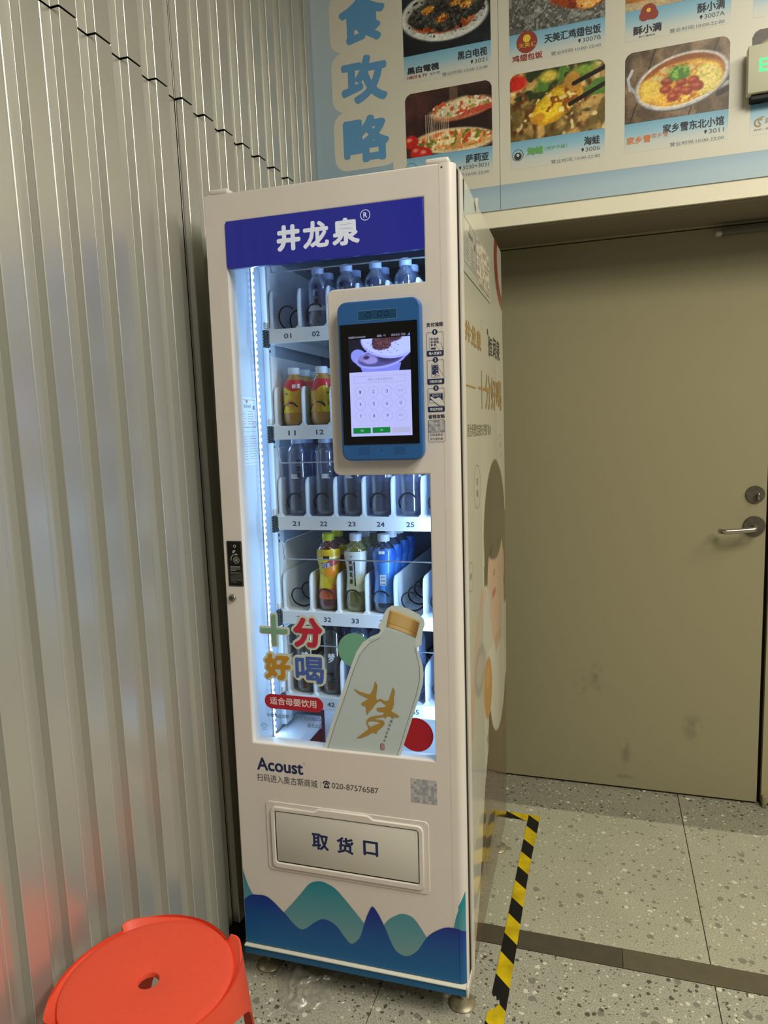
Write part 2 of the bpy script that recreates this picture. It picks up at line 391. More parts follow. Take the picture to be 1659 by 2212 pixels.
m_strip = mat('bronze_floor_strip', (96, 90, 76), 0.38, metal=0.35, noise=(30, 0.15))
tag(MB().bbox(-0.45, 0.9224, 0.2806, 0.3484, -0.011, 0.0006, r=0.0004, seg=1).build('trim_1', m_strip), 'dark metal floor strip running out from under the vending machine', kind='structure')
tag(MB().bbox(0.9234, 3.5, 0.2816, 0.3500, -0.011, 0.0002, r=0.0004, seg=1).build('trim_2', mat('bronze_floor_strip_pale', (110, 104, 84), 0.34, metal=0.35, noise=(30, 0.15))), 'paler metal floor strip reaching the right edge', kind='structure')

# left wall: corrugated sheets, rib by rib
wall_left = tag(empty('wall_left'), 'silver corrugated metal cladding wall', kind='structure')
def rib_profile():
    d, w, p, r = 0.0195, 0.047, PIT, 0.0022
    P = [(-d, -0.0005)]
    def arc(cx, cy, a0, a1, n=3): return [(cx + r * math.cos(math.radians(a0 + (a1 - a0) * k / n)), cy + r * math.sin(math.radians(a0 + (a1 - a0) * k / n))) for k in range(n + 1)]
    P = []
    q = .0009; P += [(-d, -q)] + [(-d + q - q * math.cos(math.radians(t)), -q + q * math.sin(math.radians(t))) for t in (45, 90)]      # inner corner fillet
    P += arc(-r, r, -90, 0)                # ridge near edge
    P += arc(-r, w - r, 0, 90)             # ridge far edge
    P += [(-d, w)]
    P += [(-d, w + (p - w) * .42), (-d - .0008, w + (p - w) * .45), (-d, w + (p - w) * .48)]     # fine score line in the trough
    P += [(-d, p - q)]
    return P
RP = rib_profile()
def rib_mesh(z0, z1):
    n = len(RP); t = 0.0012; v = []; f = []
    for z in (z0, z1):
        v += [(x, y, z) for x, y in RP] + [(x - t, (.0235 + (y - .0235) * .94) if -.003 < y < .048 else y, z) for x, y in RP]
    for i in range(n - 1):
        f.append((i, i + 1, 2 * n + i + 1, 2 * n + i)); f.append((n + i + 1, n + i, 3 * n + i, 3 * n + i + 1))
        f.append((i + 1, i, n + i, n + i + 1)); f.append((2 * n + i, 2 * n + i + 1, 3 * n + i + 1, 3 * n + i))
    f.append((0, 2 * n, 3 * n, n)); f.append((n - 1, 2 * n - 1, 4 * n - 1, 3 * n - 1))
    me = bpy.data.meshes.new('panel'); me.from_pydata(v, [], f); me.materials.append(M['clad'])
    me.update(); return me
me_lo, me_hi = rib_mesh(0.066, ZJ - 0.0022), rib_mesh(ZJ + 0.0022, 3.4)
for k in range(-26, 13):
    for me, up in ((me_lo, 0), (me_hi, 1)):
        o = bpy.data.objects.new('panel', me); COL.objects.link(o); o.parent = wall_left
        dy = (0.0045 if not up else 0.0028) if k >= 4 else 0.0
        o.location = (XL - (0.0 if up else 0.0), RIB0 + PIT * k + dy, 0)
MB().box(-0.14, -0.098, -3.4, 1.25, 0, 3.4).build('backing', M['dark_gap'], wall_left)
tag(MB().box(-0.098, -0.0755, -3.4, 1.10, 0.0, 0.064).build('baseboard_left', mat('black_base', (12, 12, 12), 0.5)), 'black recessed base under the cladding', kind='structure')
# back wall, bulkhead, door recess
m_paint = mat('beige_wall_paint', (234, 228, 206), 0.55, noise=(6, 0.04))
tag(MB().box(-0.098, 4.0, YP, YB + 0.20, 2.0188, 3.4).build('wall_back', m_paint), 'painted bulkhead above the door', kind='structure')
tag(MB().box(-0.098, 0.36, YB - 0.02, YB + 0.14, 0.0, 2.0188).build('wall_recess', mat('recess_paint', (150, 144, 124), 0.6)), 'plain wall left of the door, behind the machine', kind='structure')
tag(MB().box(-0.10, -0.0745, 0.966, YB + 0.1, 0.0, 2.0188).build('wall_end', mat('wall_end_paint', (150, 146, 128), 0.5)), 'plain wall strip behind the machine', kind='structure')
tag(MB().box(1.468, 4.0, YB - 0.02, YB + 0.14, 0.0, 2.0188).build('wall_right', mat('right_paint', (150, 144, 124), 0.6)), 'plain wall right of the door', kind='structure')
tag(MB().box(-0.14, 4.2, -3.4, 1.4, 3.4, 3.45).build('ceiling', mat('ceiling_paint', (150, 148, 140), 0.8)), 'plain ceiling above the corridor', kind='structure')
tag(MB().box(-0.095, 4.0, YP + 0.012, YB - 0.003, 2.0120, 2.0186).build('trim_3', mat('soffit_beige', (128, 118, 100), 0.6)), 'darker soffit panel over the door recess', kind='structure')  # thin soffit sheet, coloured a darker beige than the bulkhead
m = mat('door_paint', (146, 139, 111), 0.30, spec=0.45); nt = m.node_tree; b = nt.nodes['Principled BSDF']; N = nt.nodes.new; K = nt.links.new
tc = N('ShaderNodeTexCoord'); cur = None
base = N('ShaderNodeRGB'); base.outputs[0].default_value = (*L3((146, 139, 111)), 1); cur = base.outputs[0]
nz = N('ShaderNodeTexNoise'); nz.inputs['Scale'].default_value = 26; nz.inputs['Detail'].default_value = 6; K(tc.outputs['Object'], nz.inputs['Vector'])
for (cx, cz, rx, rz, lo) in ((0.955, 0.140, .022, .075, .40), (0.79, 0.41, .035, .06, .46), (0.85, 0.43, .03, .07, .48), (1.18, 0.27, .04, .07, .50), (0.95, 0.05, .04, .012, .40)):   # scuffs left on the paint
    mp = N('ShaderNodeMapping'); mp.vector_type = 'POINT'; mp.inputs['Location'].default_value = (-cx / rx, 0, -cz / rz); mp.inputs['Scale'].default_value = (1 / rx, 0, 1 / rz); K(tc.outputs['Object'], mp.inputs[0])
    ln = N('ShaderNodeVectorMath'); ln.operation = 'LENGTH'; K(mp.outputs[0], ln.inputs[0])
    r1 = N('ShaderNodeMapRange'); r1.inputs['From Min'].default_value = 1.0; r1.inputs['From Max'].default_value = 0.2; K(ln.outputs['Value'], r1.inputs['Value'])
    r2 = N('ShaderNodeMapRange'); r2.inputs['From Min'].default_value = lo - .06; r2.inputs['From Max'].default_value = lo + .08; K(nz.outputs['Fac'], r2.inputs['Value'])
    mu = N('ShaderNodeMath'); mu.operation = 'MULTIPLY'; K(r1.outputs[0], mu.inputs[0]); K(r2.outputs[0], mu.inputs[1])
    mu2 = N('ShaderNodeMath'); mu2.operation = 'MULTIPLY'; K(mu.outputs[0], mu2.inputs[0]); mu2.inputs[1].default_value = .38
    mx = N('ShaderNodeMixRGB'); K(mu2.outputs[0], mx.inputs[0]); K(cur, mx.inputs[1]); mx.inputs[2].default_value = (*L3((84, 78, 60)), 1); cur = mx.outputs[0]
K(cur, b.inputs['Base Color'])
n4 = N('ShaderNodeTexNoise'); n4.inputs['Scale'].default_value = 7; K(tc.outputs['Object'], n4.inputs['Vector'])
bp = N('ShaderNodeBump'); bp.inputs['Strength'].default_value = .06; bp.inputs['Distance'].default_value = .02; K(n4.outputs['Fac'], bp.inputs['Height']); K(bp.outputs[0], b.inputs['Normal'])
M['door'] = m
M['door_edge'] = mat('door_frame_paint', (156, 148, 116), 0.4)

door = tag(empty('door_1', (0, 0, 0)), 'olive beige steel door in the recess', kind='structure')
MB().bbox(0.42, 1.3985, YB, YB + 0.045, 0.008, 2.0030, r=0.0015).build('door_leaf', M['door'], door)
MB().box(0.36, 0.4165, YB - 0.006, YB + 0.06, 0, 2.0188).box(1.4115, 1.468, YB - 0.006, YB + 0.06, 0.012, 2.0188).box(0.36, 1.468, YB - 0.004, YB + 0.06, 2.0062, 2.0188).build('door_frame', M['door_edge'], door)
MB().box(0.40, 1.43, YB + 0.02, YB + 0.06, -0.004, 2.01).build('shadow_gap', M['dark_gap'], door)
# thumb turn and lever
t = MB().lathe([(0.0001, 0), (0.0300, 0), (0.0300, -0.003), (0.0285, -0.006), (0.0001, -0.006)][::-1], 32, (1.3621, YB, 1.119), 'y').build('thumbturn_plate', M['steel_dull'], door, True, 30)
MB().bbox(1.3655, 1.3745, YB - 0.024, YB - 0.004, 1.1035, 1.1255, r=0.003).build('thumbturn', M['steel'], t, True)
t = MB().lathe([(0.0001, 0), (0.0345, 0), (0.0345, -0.004), (0.033, -0.008), (0.0001, -0.008)][::-1], 36, (1.3623, YB, 1.0108), 'y').build('lever_plate', M['steel_dull'], door, True, 30)
lp = catmull([(1.3623, YB - .006, 1.0095), (1.3623, YB - .030, 1.008), (1.357, YB - .047, 1.0065), (1.345, YB - .052, 1.005), (1.31, YB - .054, 1.0015), (1.275, YB - .054, .9985), (1.262, YB - .052, .9975), (1.255, YB - .042, .997), (1.2535, YB - .030, .9965)], 5)
MB().tube(lp, 0.0088, 14).build('lever_handle', M['steel'], t, True, 50)
# door closer rail at the top
cl = MB().bbox(1.236, 1.46, YB - 0.036, YB - 0.012, 1.972, 1.990, r=0.002).build('door_closer_rail', mat('grey_closer', (112, 108, 100), 0.4, metal=0.4), door, True, 35)
cl.location = (0, 0, 0)
MB().bbox(1.216, 1.2365, YB - 0.038, YB - 0.010, 1.970, 1.984, r=0.005, seg=3).build('end_cap', mat('pale_cap', (190, 184, 168), 0.4), cl, True, 50)
# hinge foot at the bottom right of the frame
MB().bbox(1.4125, 1.428, YB - 0.022, YB - 0.006, 0.0, 0.045, r=0.003).build('floor_pivot', mat('worn_pivot', (150, 138, 110), 0.6, noise=(80, .5)), door, True, 40)

# ------------------------------------------------------------------ poster on the bulkhead
poster = tag(empty('poster', (0, YP - 0.001, 2.07)), 'pale blue and cream food directory poster with rows of dish photos above the door', 'poster')
Y0 = YP - 0.003
def pf(d=0.0):                           # plane in the poster's local frame
    return lambda a, b, dd=0.0: (a, -0.003 - d - dd, b - 2.07)
tagp = poster
m_pblue = ramp_mat('poster_blue', [(0.0, (176, 196, 208)), (0.045, (172, 194, 208)), (0.10, (150, 176, 196)), (0.16, (150, 176, 196)), (1.0, (186, 200, 206))], 'Z', 0.0, 0.8, 0.38)
m_pcream = mat('poster_cream', (214, 210, 196), 0.38)
# boards (the print is pasted on two boards that meet in a seam)
MB().box(-0.095, 0.5526, -0.003, 0, 0, 1.2).build('board', m_pblue, poster)
MB().box(0.5540, 3.2, -0.003, 0, 0, 1.2).build('board', m_pblue, poster)
fl = Flat().poly([(0.20, 2.145), (0.5526, 2.145), (0.5526, 3.26), (0.20, 3.26)]).poly([(0.5540, 2.1455), (3.2, 2.132), (3.2, 3.26), (0.5540, 3.26)])
fl.rect(0.12, 0.30, 2.265, 3.26, 0.03)
for zc in (2.352, 2.538, 2.724, 2.91):
    fl.rect(-0.005 + (0.0), 0.22, zc - 0.094, zc + 0.094, 0.045)
fl.build('cream_field', m_pcream, pf(0.0003), poster)
m_big = mat('poster_blue_ink', (96, 152, 200), 0.4)
for ch, zc in (('略', 2.352), ('攻', 2.538), ('食', 2.724), ('美', 2.91)):
    Flat().text(ch, 0.028, 0.190, zc - 0.074, zc + 0.074, bold=0.0068, nb=10).build('title_character', m_big, pf(0.0007), poster)

m_photo = vcol_mat('food_print', 0.38)
m_band = ramp_mat('card_band', [(0.0, (214, 210, 196)), (0.25, (200, 206, 200)), (0.62, (146, 190, 214)), (1.0, (120, 176, 208))], 'Z', 0, 1, 0.38)
def band_mat(z0, z1): return ramp_mat('card_band', [(0.0, (212, 209, 198)), (0.30, (200, 206, 202)), (0.65, (150, 192, 212)), (1.0, (120, 174, 206))], 'Z', z0 - 2.07, z1 - 2.07, 0.38)
bm_lo, bm_hi = band_mat(2.185, 2.268), band_mat(2.495, 2.580)
CARDW = 0.283
def card(x, zt, paint, m, photo_label):
    zb = zt - 0.197
    g = (vnoise(paint.U * 60, paint.V * 60, 77, 3) - .5) * .34 + (vnoise(paint.U * 9, paint.V * 9, 41, 2) - .5) * .22; paint.C = paint.C * (1 + g)[..., None]
    paint.build('food_photo', m_photo, lambda a, b: (x + a * CARDW, -0.003 - 0.0009, zb + b * 0.197 - 2.07), poster, corner=0.085, label=photo_label)
    Flat().rect(x, x + CARDW, zb - 0.083, zb + 0.002).build('card_band', m, pf(0.0006), poster)
def newp(): return Paint(0.283, 0.197, 150)
R = np.array
def dish_tofu():
    p = newp().fill((34, 38, 42)); H = p.H
    p.mix(np.clip((vnoise(p.U * 3, p.V * 3, 5) - .5) * 2, 0, 1), (70, 80, 84))
    p.ell(.48, .36, .50, .27, (206, 208, 204), .02, -4); p.ell(.48, .39, .44, .22, (176, 176, 168), .05, -4)
    p.ell(.46, .335, .38, .155, (150, 54, 20), .02, -4, .2, 3); p.speck(26, .58, (212, 100, 34), 8, p.emask(.46, .33, .38, .15))
    for (cx, cy, rx, ry, r) in ((.27, .38, .20, .12, 10), (.60, .50, .21, .13, -5), (.50, .30, .20, .115, 8), (.80, .40, .16, .11, 20), (.38, .50, .12, .08, 0)):
        p.ell(cx, cy, rx, ry, (44, 44, 42), .02, r, .35, int(cx * 90)); p.ell(cx - .02, cy + .03, rx * .8, ry * .62, (72, 72, 66), .05, r, .4, int(cy * 90))
    p.speck(44, .60, (120, 118, 106), 4, p.emask(.5, .38, .46, .25), .6); p.speck(30, .66, (26, 26, 26), 6, p.emask(.5, .38, .46, .25))
    for cx, cy in ((.30, .44), (.46, .33), (.62, .47), (.74, .42)):
        p.ell(cx, cy, .07, .035, (196, 132, 44), .02, 15, .6, 11)
        p.speck(50, .56, (236, 200, 110), 14, p.emask(cx, cy, .075, .04)); p.speck(44, .62, (130, 40, 22), 19, p.emask(cx, cy, .075, .04))
    p.poly([(0, 0), (.35, 0), (.10, .10), (0, .16)], (30, 34, 38)); return p
def dish_wing():
    p = newp().fill((96, 96, 92)); p.speck(14, .50, (128, 128, 124), 3); p.speck(50, .62, (160, 160, 156), 6); p.speck(50, .62, (70, 70, 68), 9)
    p.ell(.72, .30, .34, .17, (150, 66, 30), .03, -14, .3, 2); p.ell(.70, .36, .28, .10, (204, 112, 56), .06, -14, .3, 4); p.ell(.84, .22, .14, .10, (226, 160, 84), .02, 10, .5, 7)
    p.speck(30, .55, (240, 196, 120), 12, p.emask(.84, .22, .14, .09)); p.speck(22, .62, (120, 44, 20), 15, p.emask(.72, .30, .33, .16))
    p.mix(np.clip((p.V - .42) * 6, 0, 1) * (p.U < .4), (150, 150, 150)); return p
def dish_bread():
    p = newp().fill((120, 92, 60)); p.ell(.3, .28, .34, .20, (224, 170, 90), .04, 0, .3, 2); p.ell(.30, .16, .34, .12, (196, 120, 40), .04, 0, .3, 5)
    p.ell(.78, .34, .26, .18, (244, 236, 220), .04, 0, .2, 8); p.speck(24, .6, (250, 210, 130), 6, p.emask(.3, .25, .34, .2)); p.mix((p.V < .08) * .8, (206, 186, 150)); return p
def dish_pizza():
    p = newp().fill((46, 32, 32)); p.mix(np.clip((vnoise(p.U * 4, p.V * 2, 8) - .45) * 3, 0, 1), (110, 58, 50)); p.mix(np.clip(p.V - .42, 0, 1) * 2, (60, 46, 42))
    p.mix(((p.U > .52) & (p.U < .62) & (p.V > .4)) * .5, (150, 120, 100))
    p.ell(.56, .12, .47, .135, (226, 206, 170), .02, -3); p.ell(.56, .13, .43, .105, (214, 150, 84), .03, -3, .3, 4)
    mk = p.emask(.56, .13, .43, .10); p.speck(18, .55, (240, 220, 170), 2, mk); p.speck(20, .60, (200, 70, 40), 5, mk); p.speck(24, .64, (110, 120, 50), 9, mk)
    p.ell(.68, .44, .36, .105, (196, 112, 78), .02, 6, .1, 4); mk = p.emask(.66, .47, .34, .10); p.ell(.62, .47, .30, .09, (236, 216, 176), .03, 6, .35, 7)
    p.speck(20, .56, (206, 84, 50), 12, mk); p.speck(24, .6, (150, 160, 80), 15, mk); p.speck(18, .62, (250, 240, 214), 18, mk); p.poly([(.60, .36), (1.0, .40), (1.0, .46), (.72, .42)], (190, 80, 62))
    for i in range(13):
        x = .24 + .022 * i; p.line(x, .44 - .004 * i, x + .012 * math.sin(i), .17, .007, (238, 222, 190), .85)
    for cx, cy in ((.06, .17), (.13, .05), (.22, .02)):
        p.ell(cx, cy, .085, .075, (196, 40, 30), .02); p.ell(cx - .02, cy + .025, .03, .02, (240, 150, 130), .02)
    return p
def dish_frog():
    p = newp().fill((110, 92, 48)); p.mix(np.clip((vnoise(p.U * 9, p.V * 9, 4) - .42) * 4, 0, 1), (196, 158, 92)); p.mix(np.clip((vnoise(p.U * 11 + 5, p.V * 11, 21) - .54) * 6, 0, 1), (96, 60, 28)); p.speck(12, .60, (226, 200, 140), 33)
    p.speck(7, .56, (88, 130, 50), 7, (p.V > .35).astype(float)); p.speck(9, .58, (50, 60, 34), 17, (p.V > .2).astype(float)); p.ell(.06, .60, .12, .08, (196, 44, 30), .03, 0, .3, 1); p.ell(.42, .62, .10, .06, (220, 196, 80), .04, 0, .3, 2); p.ell(.80, .62, .12, .05, (130, 160, 60), .04, 0, .4, 2)
    p.ell(.50, .33, .30, .15, (206, 150, 30), .02, 32, .18, 5); p.ell(.46, .32, .23, .115, (240, 200, 44), .04, 30, .12, 6); p.ell(.66, .50, .09, .13, (190, 140, 60), .02, -10, .25, 9); p.ell(.30, .20, .08, .05, (200, 140, 40), .02, 20, .3, 3)
    p.speck(26, .62, (255, 236, 150), 3, p.emask(.5, .35, .22, .12)); p.speck(20, .64, (150, 84, 24), 13, p.emask(.55, .38, .25, .16))
    p.line(.68, .50, 1.02, .62, .045, (30, 22, 20)); p.line(.64, .30, 1.02, .46, .045, (30, 22, 20)); return p
def dish_pot():
    p = newp().fill((92, 74, 58))
    p.mix(np.clip((vnoise(p.U * 3 - p.V * 6, p.V * 2 + p.U * 8, 4) - .4) * 2.5, 0, 1), (150, 124, 98)); p.line(.05, 0, .3, .7, .012, (50, 38, 30)); p.line(.62, 0, .9, .7, .012, (50, 38, 30))
    p.mix(np.clip((.25 - np.hypot(p.U, p.V - .7)) * 3, 0, 1), (50, 44, 42))
    p.ring = None
    p.line(.035, .44, .07, .52, .03, (190, 190, 196)); p.line(.05, .36, .10, .30, .03, (170, 170, 176)); p.line(.03, .45, .05, .33, .03, (180, 182, 188)); p.line(.90, .22, 1.0, .26, .035, (180, 180, 184)); p.line(.90, .16, 1.0, .20, .05, (44, 36, 34))
    p.ell(.55, .335, .455, .27, (96, 88, 84), .015, 9); p.ell(.55, .345, .455, .262, (196, 196, 200), .015, 9); p.ell(.55, .352, .43, .242, (236, 232, 226), .01, 9); p.ell(.55, .355, .415, .230, (150, 84, 40), .015, 9)
    p.ell(.55, .325, .395, .20, (226, 170, 60), .03, 9, .1, 3); mk = p.emask(.55, .33, .38, .19)
    p.speck(34, .52, (246, 216, 120), 5, mk); p.speck(26, .62, (196, 120, 36), 9, mk); p.ell(.80, .33, .13, .14, (240, 214, 130), .04, 0, .3, 6); p.ell(.26, .30, .12, .10, (238, 200, 90), .04, 0, .3, 6); p.speck(60, .56, (196, 190, 90), 22, p.emask(.78, .32, .15, .15))
    for cx, cy in ((.42, .36), (.52, .26), (.60, .24), (.66, .33), (.47, .20), (.40, .28), (.70, .27), (.55, .33)): p.ell(cx, cy, .06, .045, (150, 56, 34), .015, 0, .5, int(cx * 77)); p.ell(cx - .01, cy + .012, .03, .016, (206, 104, 72), .02, 0, .5, 8)
    for cx, cy in ((.40, .47), (.62, .46), (.33, .40)): p.ell(cx, cy, .06, .03, (222, 196, 130), .02, 0, .5, 31)
    p.ell(.53, .42, .105, .07, (84, 140, 50), .02, 0, .6, 12); p.speck(34, .55, (150, 200, 90), 44, p.emask(.53, .43, .10, .065)); return p
def dish_bowl():
    p = newp().fill((58, 50, 40)); p.ell(.45, .45, .40, .22, (222, 190, 130), .03, 0, .1, 3); p.ell(.45, .20, .50, .20, (236, 226, 210), .02, 8); p.ell(.50, .22, .40, .13, (120, 60, 34), .02, 8, .3, 5); return p
T1, T2 = 2.777, 2.4655
for x, zt, fn, m, lb in ((0.2475, T1, dish_tofu, bm_hi, 'printed photo of black fried tofu on a white plate'), (0.5880, T1, dish_wing, bm_hi, 'printed photo of a roasted chicken wing'), (0.9280, T1, dish_bread, bm_hi, 'printed photo of golden pastries'),
                         (0.2475, T2, dish_pizza, bm_lo, 'printed photo of pizza with stretching cheese'), (0.5880, T2, dish_frog, bm_lo, 'printed photo of stir-fried meat held in chopsticks'), (0.9280, T2, dish_pot, bm_lo, 'printed photo of a steel pot of stew with coriander'),
                         (1.2680, T2, dish_bowl, bm_lo, 'printed photo of a dark bowl dish'), (1.2680, T1, dish_bread, bm_hi, 'printed photo cut off at the top right')):
    card(x, zt, fn(), m, lb)
m_mid = mat('mid_ink', (92, 98, 106), .5)
def info(x1, zoff, name, room, nw, rw, nh=0.026):
    dk, gy, gy2 = Flat(), Flat(), Flat()
    dk.text(name, x1 - nw, x1, 2.2262 + zoff, 2.2262 + zoff + nh, bold=0.0007)
    gy2.text(room, x1 - rw, x1, 2.2085 + zoff, 2.2205 + zoff)
    a = x1 - rw - 0.0085; dk.disc(a, 2.2165 + zoff, 0.0036, 14).poly([(a - .0034, 2.215 + zoff), (a, 2.2085 + zoff), (a + .0034, 2.215 + zoff)])
    gy.text('营业时间:10:00-22:00', x1 - 0.145, x1, 2.1875 + zoff, 2.1985 + zoff)
    dk.build('shop_lettering', M['ink'], pf(0.0010), poster); gy2.build('room_lettering', m_mid, pf(0.0010), poster); gy.build('hours_lettering', M['grey_ink'], pf(0.0010), poster)
info(0.5185, 0, '萨莉亚', '3030+3031', 0.074, 0.085); info(0.8570, 0, '淘蛙', '3006', 0.047, 0.042); info(1.2000, 0, '家乡雪东北小馆', '3011', 0.165, 0.040)
info(0.5185, .3125, '黑白电视', '3021', 0.094, 0.040); info(0.8588, .3125, '天美汇鸡翅包饭', '3007B', 0.165, 0.053); info(1.1950, .3125, '酥小满', '3007A', 0.072, 0.053)
# shop marks
Flat().text('黑白電視', .258, .364, 2.524, 2.546, bold=.0012).build('mark_lettering', M['ink'], pf(.0010), poster)
f1 = Flat().text('HBDS & TV', .258, .324, 2.510, 2.5195, bold=.0004)
m_brick = mat('brick_red_ink', (150, 62, 52), .5)
Flat().text('鸡翅包饭', .596, .688, 2.500, 2.520, bold=.0007).disc(.641, 2.553, .0315, 36).build('mark_lettering', m_brick, pf(.0010), poster)
f1.build('mark_lettering', m_brick, pf(.0010), poster); f1 = Flat()
f1.disc(.992, 2.570, .022, 24).disc(.980, 2.560, .014, 20).disc(1.005, 2.561, .014, 20)
f1.build('mark_lettering', m_brick, pf(.0010), poster)
m_yel = mat('yellow_ink', (232, 196, 60), .5)
Flat().disc(.641, 2.563, .0115, 24).text('天美汇', .616, .668, 2.538, 2.551).build('mark_lettering', m_yel, pf(.0013), poster); Flat().disc(.992, 2.574, .006, 16).build('mark_lettering', m_yel, pf(.0013), poster)
Flat().text('酥小满', .950, 1.028, 2.512, 2.536, bold=.001).text('酥小满烘焙', .966, 1.010, 2.503, 2.508).build('mark_lettering', M['ink'], pf(.0010), poster)
Flat().text('长沙小吃', .334, .366, 2.511, 2.519).build('mark_lettering', M['ink'], pf(.0010), poster)
Flat().ring(.610, 2.227, .0165, .0015).disc(.610, 2.224, .0115, 24).build('mark_lettering', M['ink'], pf(.0010), poster)
Flat().disc(.610, 2.227, .0045, 16).build('mark_lettering', m_pcream, pf(.0013), poster)
Flat().text('淘蛙', .638, .688, 2.2215, 2.2465, bold=.0016).text('（烤炉牛蛙）', .692, .760, 2.229, 2.241).build('mark_lettering', mat('green_ink', (104, 164, 92), .5), pf(.0010), poster)
Flat().text('家乡雪', .9335, 1.002, 2.2095, 2.231, bold=.0007).text('家乡雪', 1.004, 1.05, 2.218, 2.232).build('mark_lettering', mat('orange_ink', (206, 128, 78), .5), pf(.0010), poster)
Flat().ring(1.290, 2.218, .010, .005, t0=.6, t1=5.2).ring(1.300, 2.222, .010, .004, t0=1.2, t1=4.4).text('&', 1.306, 1.318, 2.213, 2.228).text('吉祥一家', 1.278, 1.318, 2.196, 2.202).build('mark_lettering', mat('tan_ink', (160, 140, 112), .5), pf(.0010), poster)
Flat().disc(1.324, 2.565, .034, 9).build('mark_lettering', mat('maroon_ink', (140, 70, 66), .5), pf(.0011), poster)
Flat().ring(.262, 2.232, .020, .0012, t0=0, t1=3.1).build('mark_lettering', mat('teal_ink', (70, 120, 140), .5), pf(.0011), poster)

# exit sign box fixed in front of the poster
sign = tag(empty('exit_sign', (1.2515, YP - 0.0045, 2.2832)), 'pale box sign with green glowing EXIT letters in front of the poster', 'sign')
MB().bbox(0, 0.36, -0.045, -0.012, 0, 0.1252, r=0.003).build('housing', mat('sign_housing', (206, 204, 180), 0.4), sign, True, 35)
MB().box(0.012, 0.348, -0.034, 0, -0.013, 0.11).build('mounting_box', M['black'], sign)
m_led = mat('green_led', (20, 120, 60), .4, emit=(40, 230, 120), es=1.6)
fl = Flat()
def led_letter(ch, a0, w, b0, h, t=.0062):
    if ch == 'E':
        fl.rect(a0, a0 + t, b0, b0 + h)
        for q in (0, .5, 1): fl.rect(a0, a0 + w, b0 + q * (h - t), b0 + q * (h - t) + t)
    if ch == 'X':
        fl.poly([(a0, b0), (a0 + t, b0), (a0 + w, b0 + h), (a0 + w - t, b0 + h)]); fl.poly([(a0 + w - t, b0), (a0 + w, b0), (a0 + t, b0 + h), (a0, b0 + h)])
    if ch == 'I': fl.rect(a0 + w / 2 - t / 2, a0 + w / 2 + t / 2, b0, b0 + h)
    if ch == 'T': fl.rect(a0 + w / 2 - t / 2, a0 + w / 2 + t / 2, b0, b0 + h); fl.rect(a0, a0 + w, b0 + h - t, b0 + h)
for i, ch in enumerate('EXIT'): led_letter(ch, .0275 + .0335 * i, .0215, .0525, .0345)
fl.build('exit_lettering', m_led, PF(-0.0454), sign)


# ------------------------------------------------------------------ vending machine (own axes: x right, y into the room's corner, z up)
W, D, H = 0.5744, 0.7145, 1.93
XS = 0.548
ROT = (-0.014340, 0.003327, 0.019592)
MM = Euler(ROT, 'XYZ').to_matrix()
vm = tag(empty('vending_machine', (0, 0, 0), ROT), 'tall cream drinks vending machine with blue header and glass front', 'vending machine')
def world(x, y, z): return MM @ Vector((x, y, z))

# cabinet shell and interior liner
c = MB()
c.box(0, 0.030, 0.049, D, 0.076, H).box(W - 0.026, W, 0.049, D, 0.076, H).box(0.030, W - 0.026, 0.049, D, 1.872, H).box(0.030, W - 0.026, 0.049, D, 0.076, 0.42).box(0.030, W - 0.026, 0.625, D, 0.42, 1.872)
c.build('cabinet', M['cream_side'], vm)
l = MB(); a0, a1, y0, y1, z0, z1 = 0.0305, 0.5475, 0.049, 0.6245, 0.4205, 1.8715
l.add([(a0, y0, z0), (a0, y1, z0), (a0, y1, z1), (a0, y0, z1)], [(0, 1, 2, 3)]); l.add([(a1, y0, z0), (a1, y1, z0), (a1, y1, z1), (a1, y0, z1)], [(3, 2, 1, 0)])
l.add([(a0, y0, z0), (a1, y0, z0), (a1, y1, z0), (a0, y1, z0)], [(0, 1, 2, 3)]); l.add([(a0, y0, z1), (a1, y0, z1), (a1, y1, z1), (a0, y1, z1)], [(3, 2, 1, 0)])
l.build('liner', M['white_in'], vm)
MB().box(0.0310, 0.547, 0.612, 0.624, 0.421, 1.871).build('back_liner', M['back_in'], vm)
MB().box(0.12, 0.547, 0.585, 0.611, 1.775, 1.870).build('air_duct', mat('dark_duct', (52, 56, 62), .5), vm)
for x_ in (0.171, 0.470):
    bs = MB()
    for z in np.arange(0.80, 1.85, 0.026): bs.box(x_, x_ + .005, 0.6105, 0.612, z, z + 0.014)
    bs.build('back_slots', M['dark_gap'], vm)['kind'] = 'stuff'
us = MB().box(0.031, 0.046, 0.205, 0.245, 0.60, 1.86).build('slotted_upright', M['white_tray'], vm)
bs = MB()
for z in np.arange(0.64, 1.85, 0.0155): bs.box(0.0455, 0.0465, 0.2105, 0.2165, z, z + 0.007)
bs.build('slots', M['dark_gap'], us)
# gasket, flange
MB().box(0.006, W - 0.006, 0.0425, 0.0495, 0.105, H - 0.004).build('gasket_ring', M['dark_gap'], vm).hide_render = False
bpy.data.objects['gasket_ring'].data.clear_geometry()
g = MB(); g.box(0.004, 0.030, 0.041, 0.050, 0.104, H - 0.004).box(XS + .001, W - 0.0012, 0.0207, 0.0489, 0.104, H - 0.003).box(0.03, W - 0.026, 0.043, 0.050, 1.874, H - 0.004).box(0.03, W - 0.026, 0.043, 0.050, 0.104, 0.43)
me = mesh_obj('gasket', g.v, g.f, M['dark_gap'], vm); bpy.data.objects.remove(bpy.data.objects['gasket_ring'])

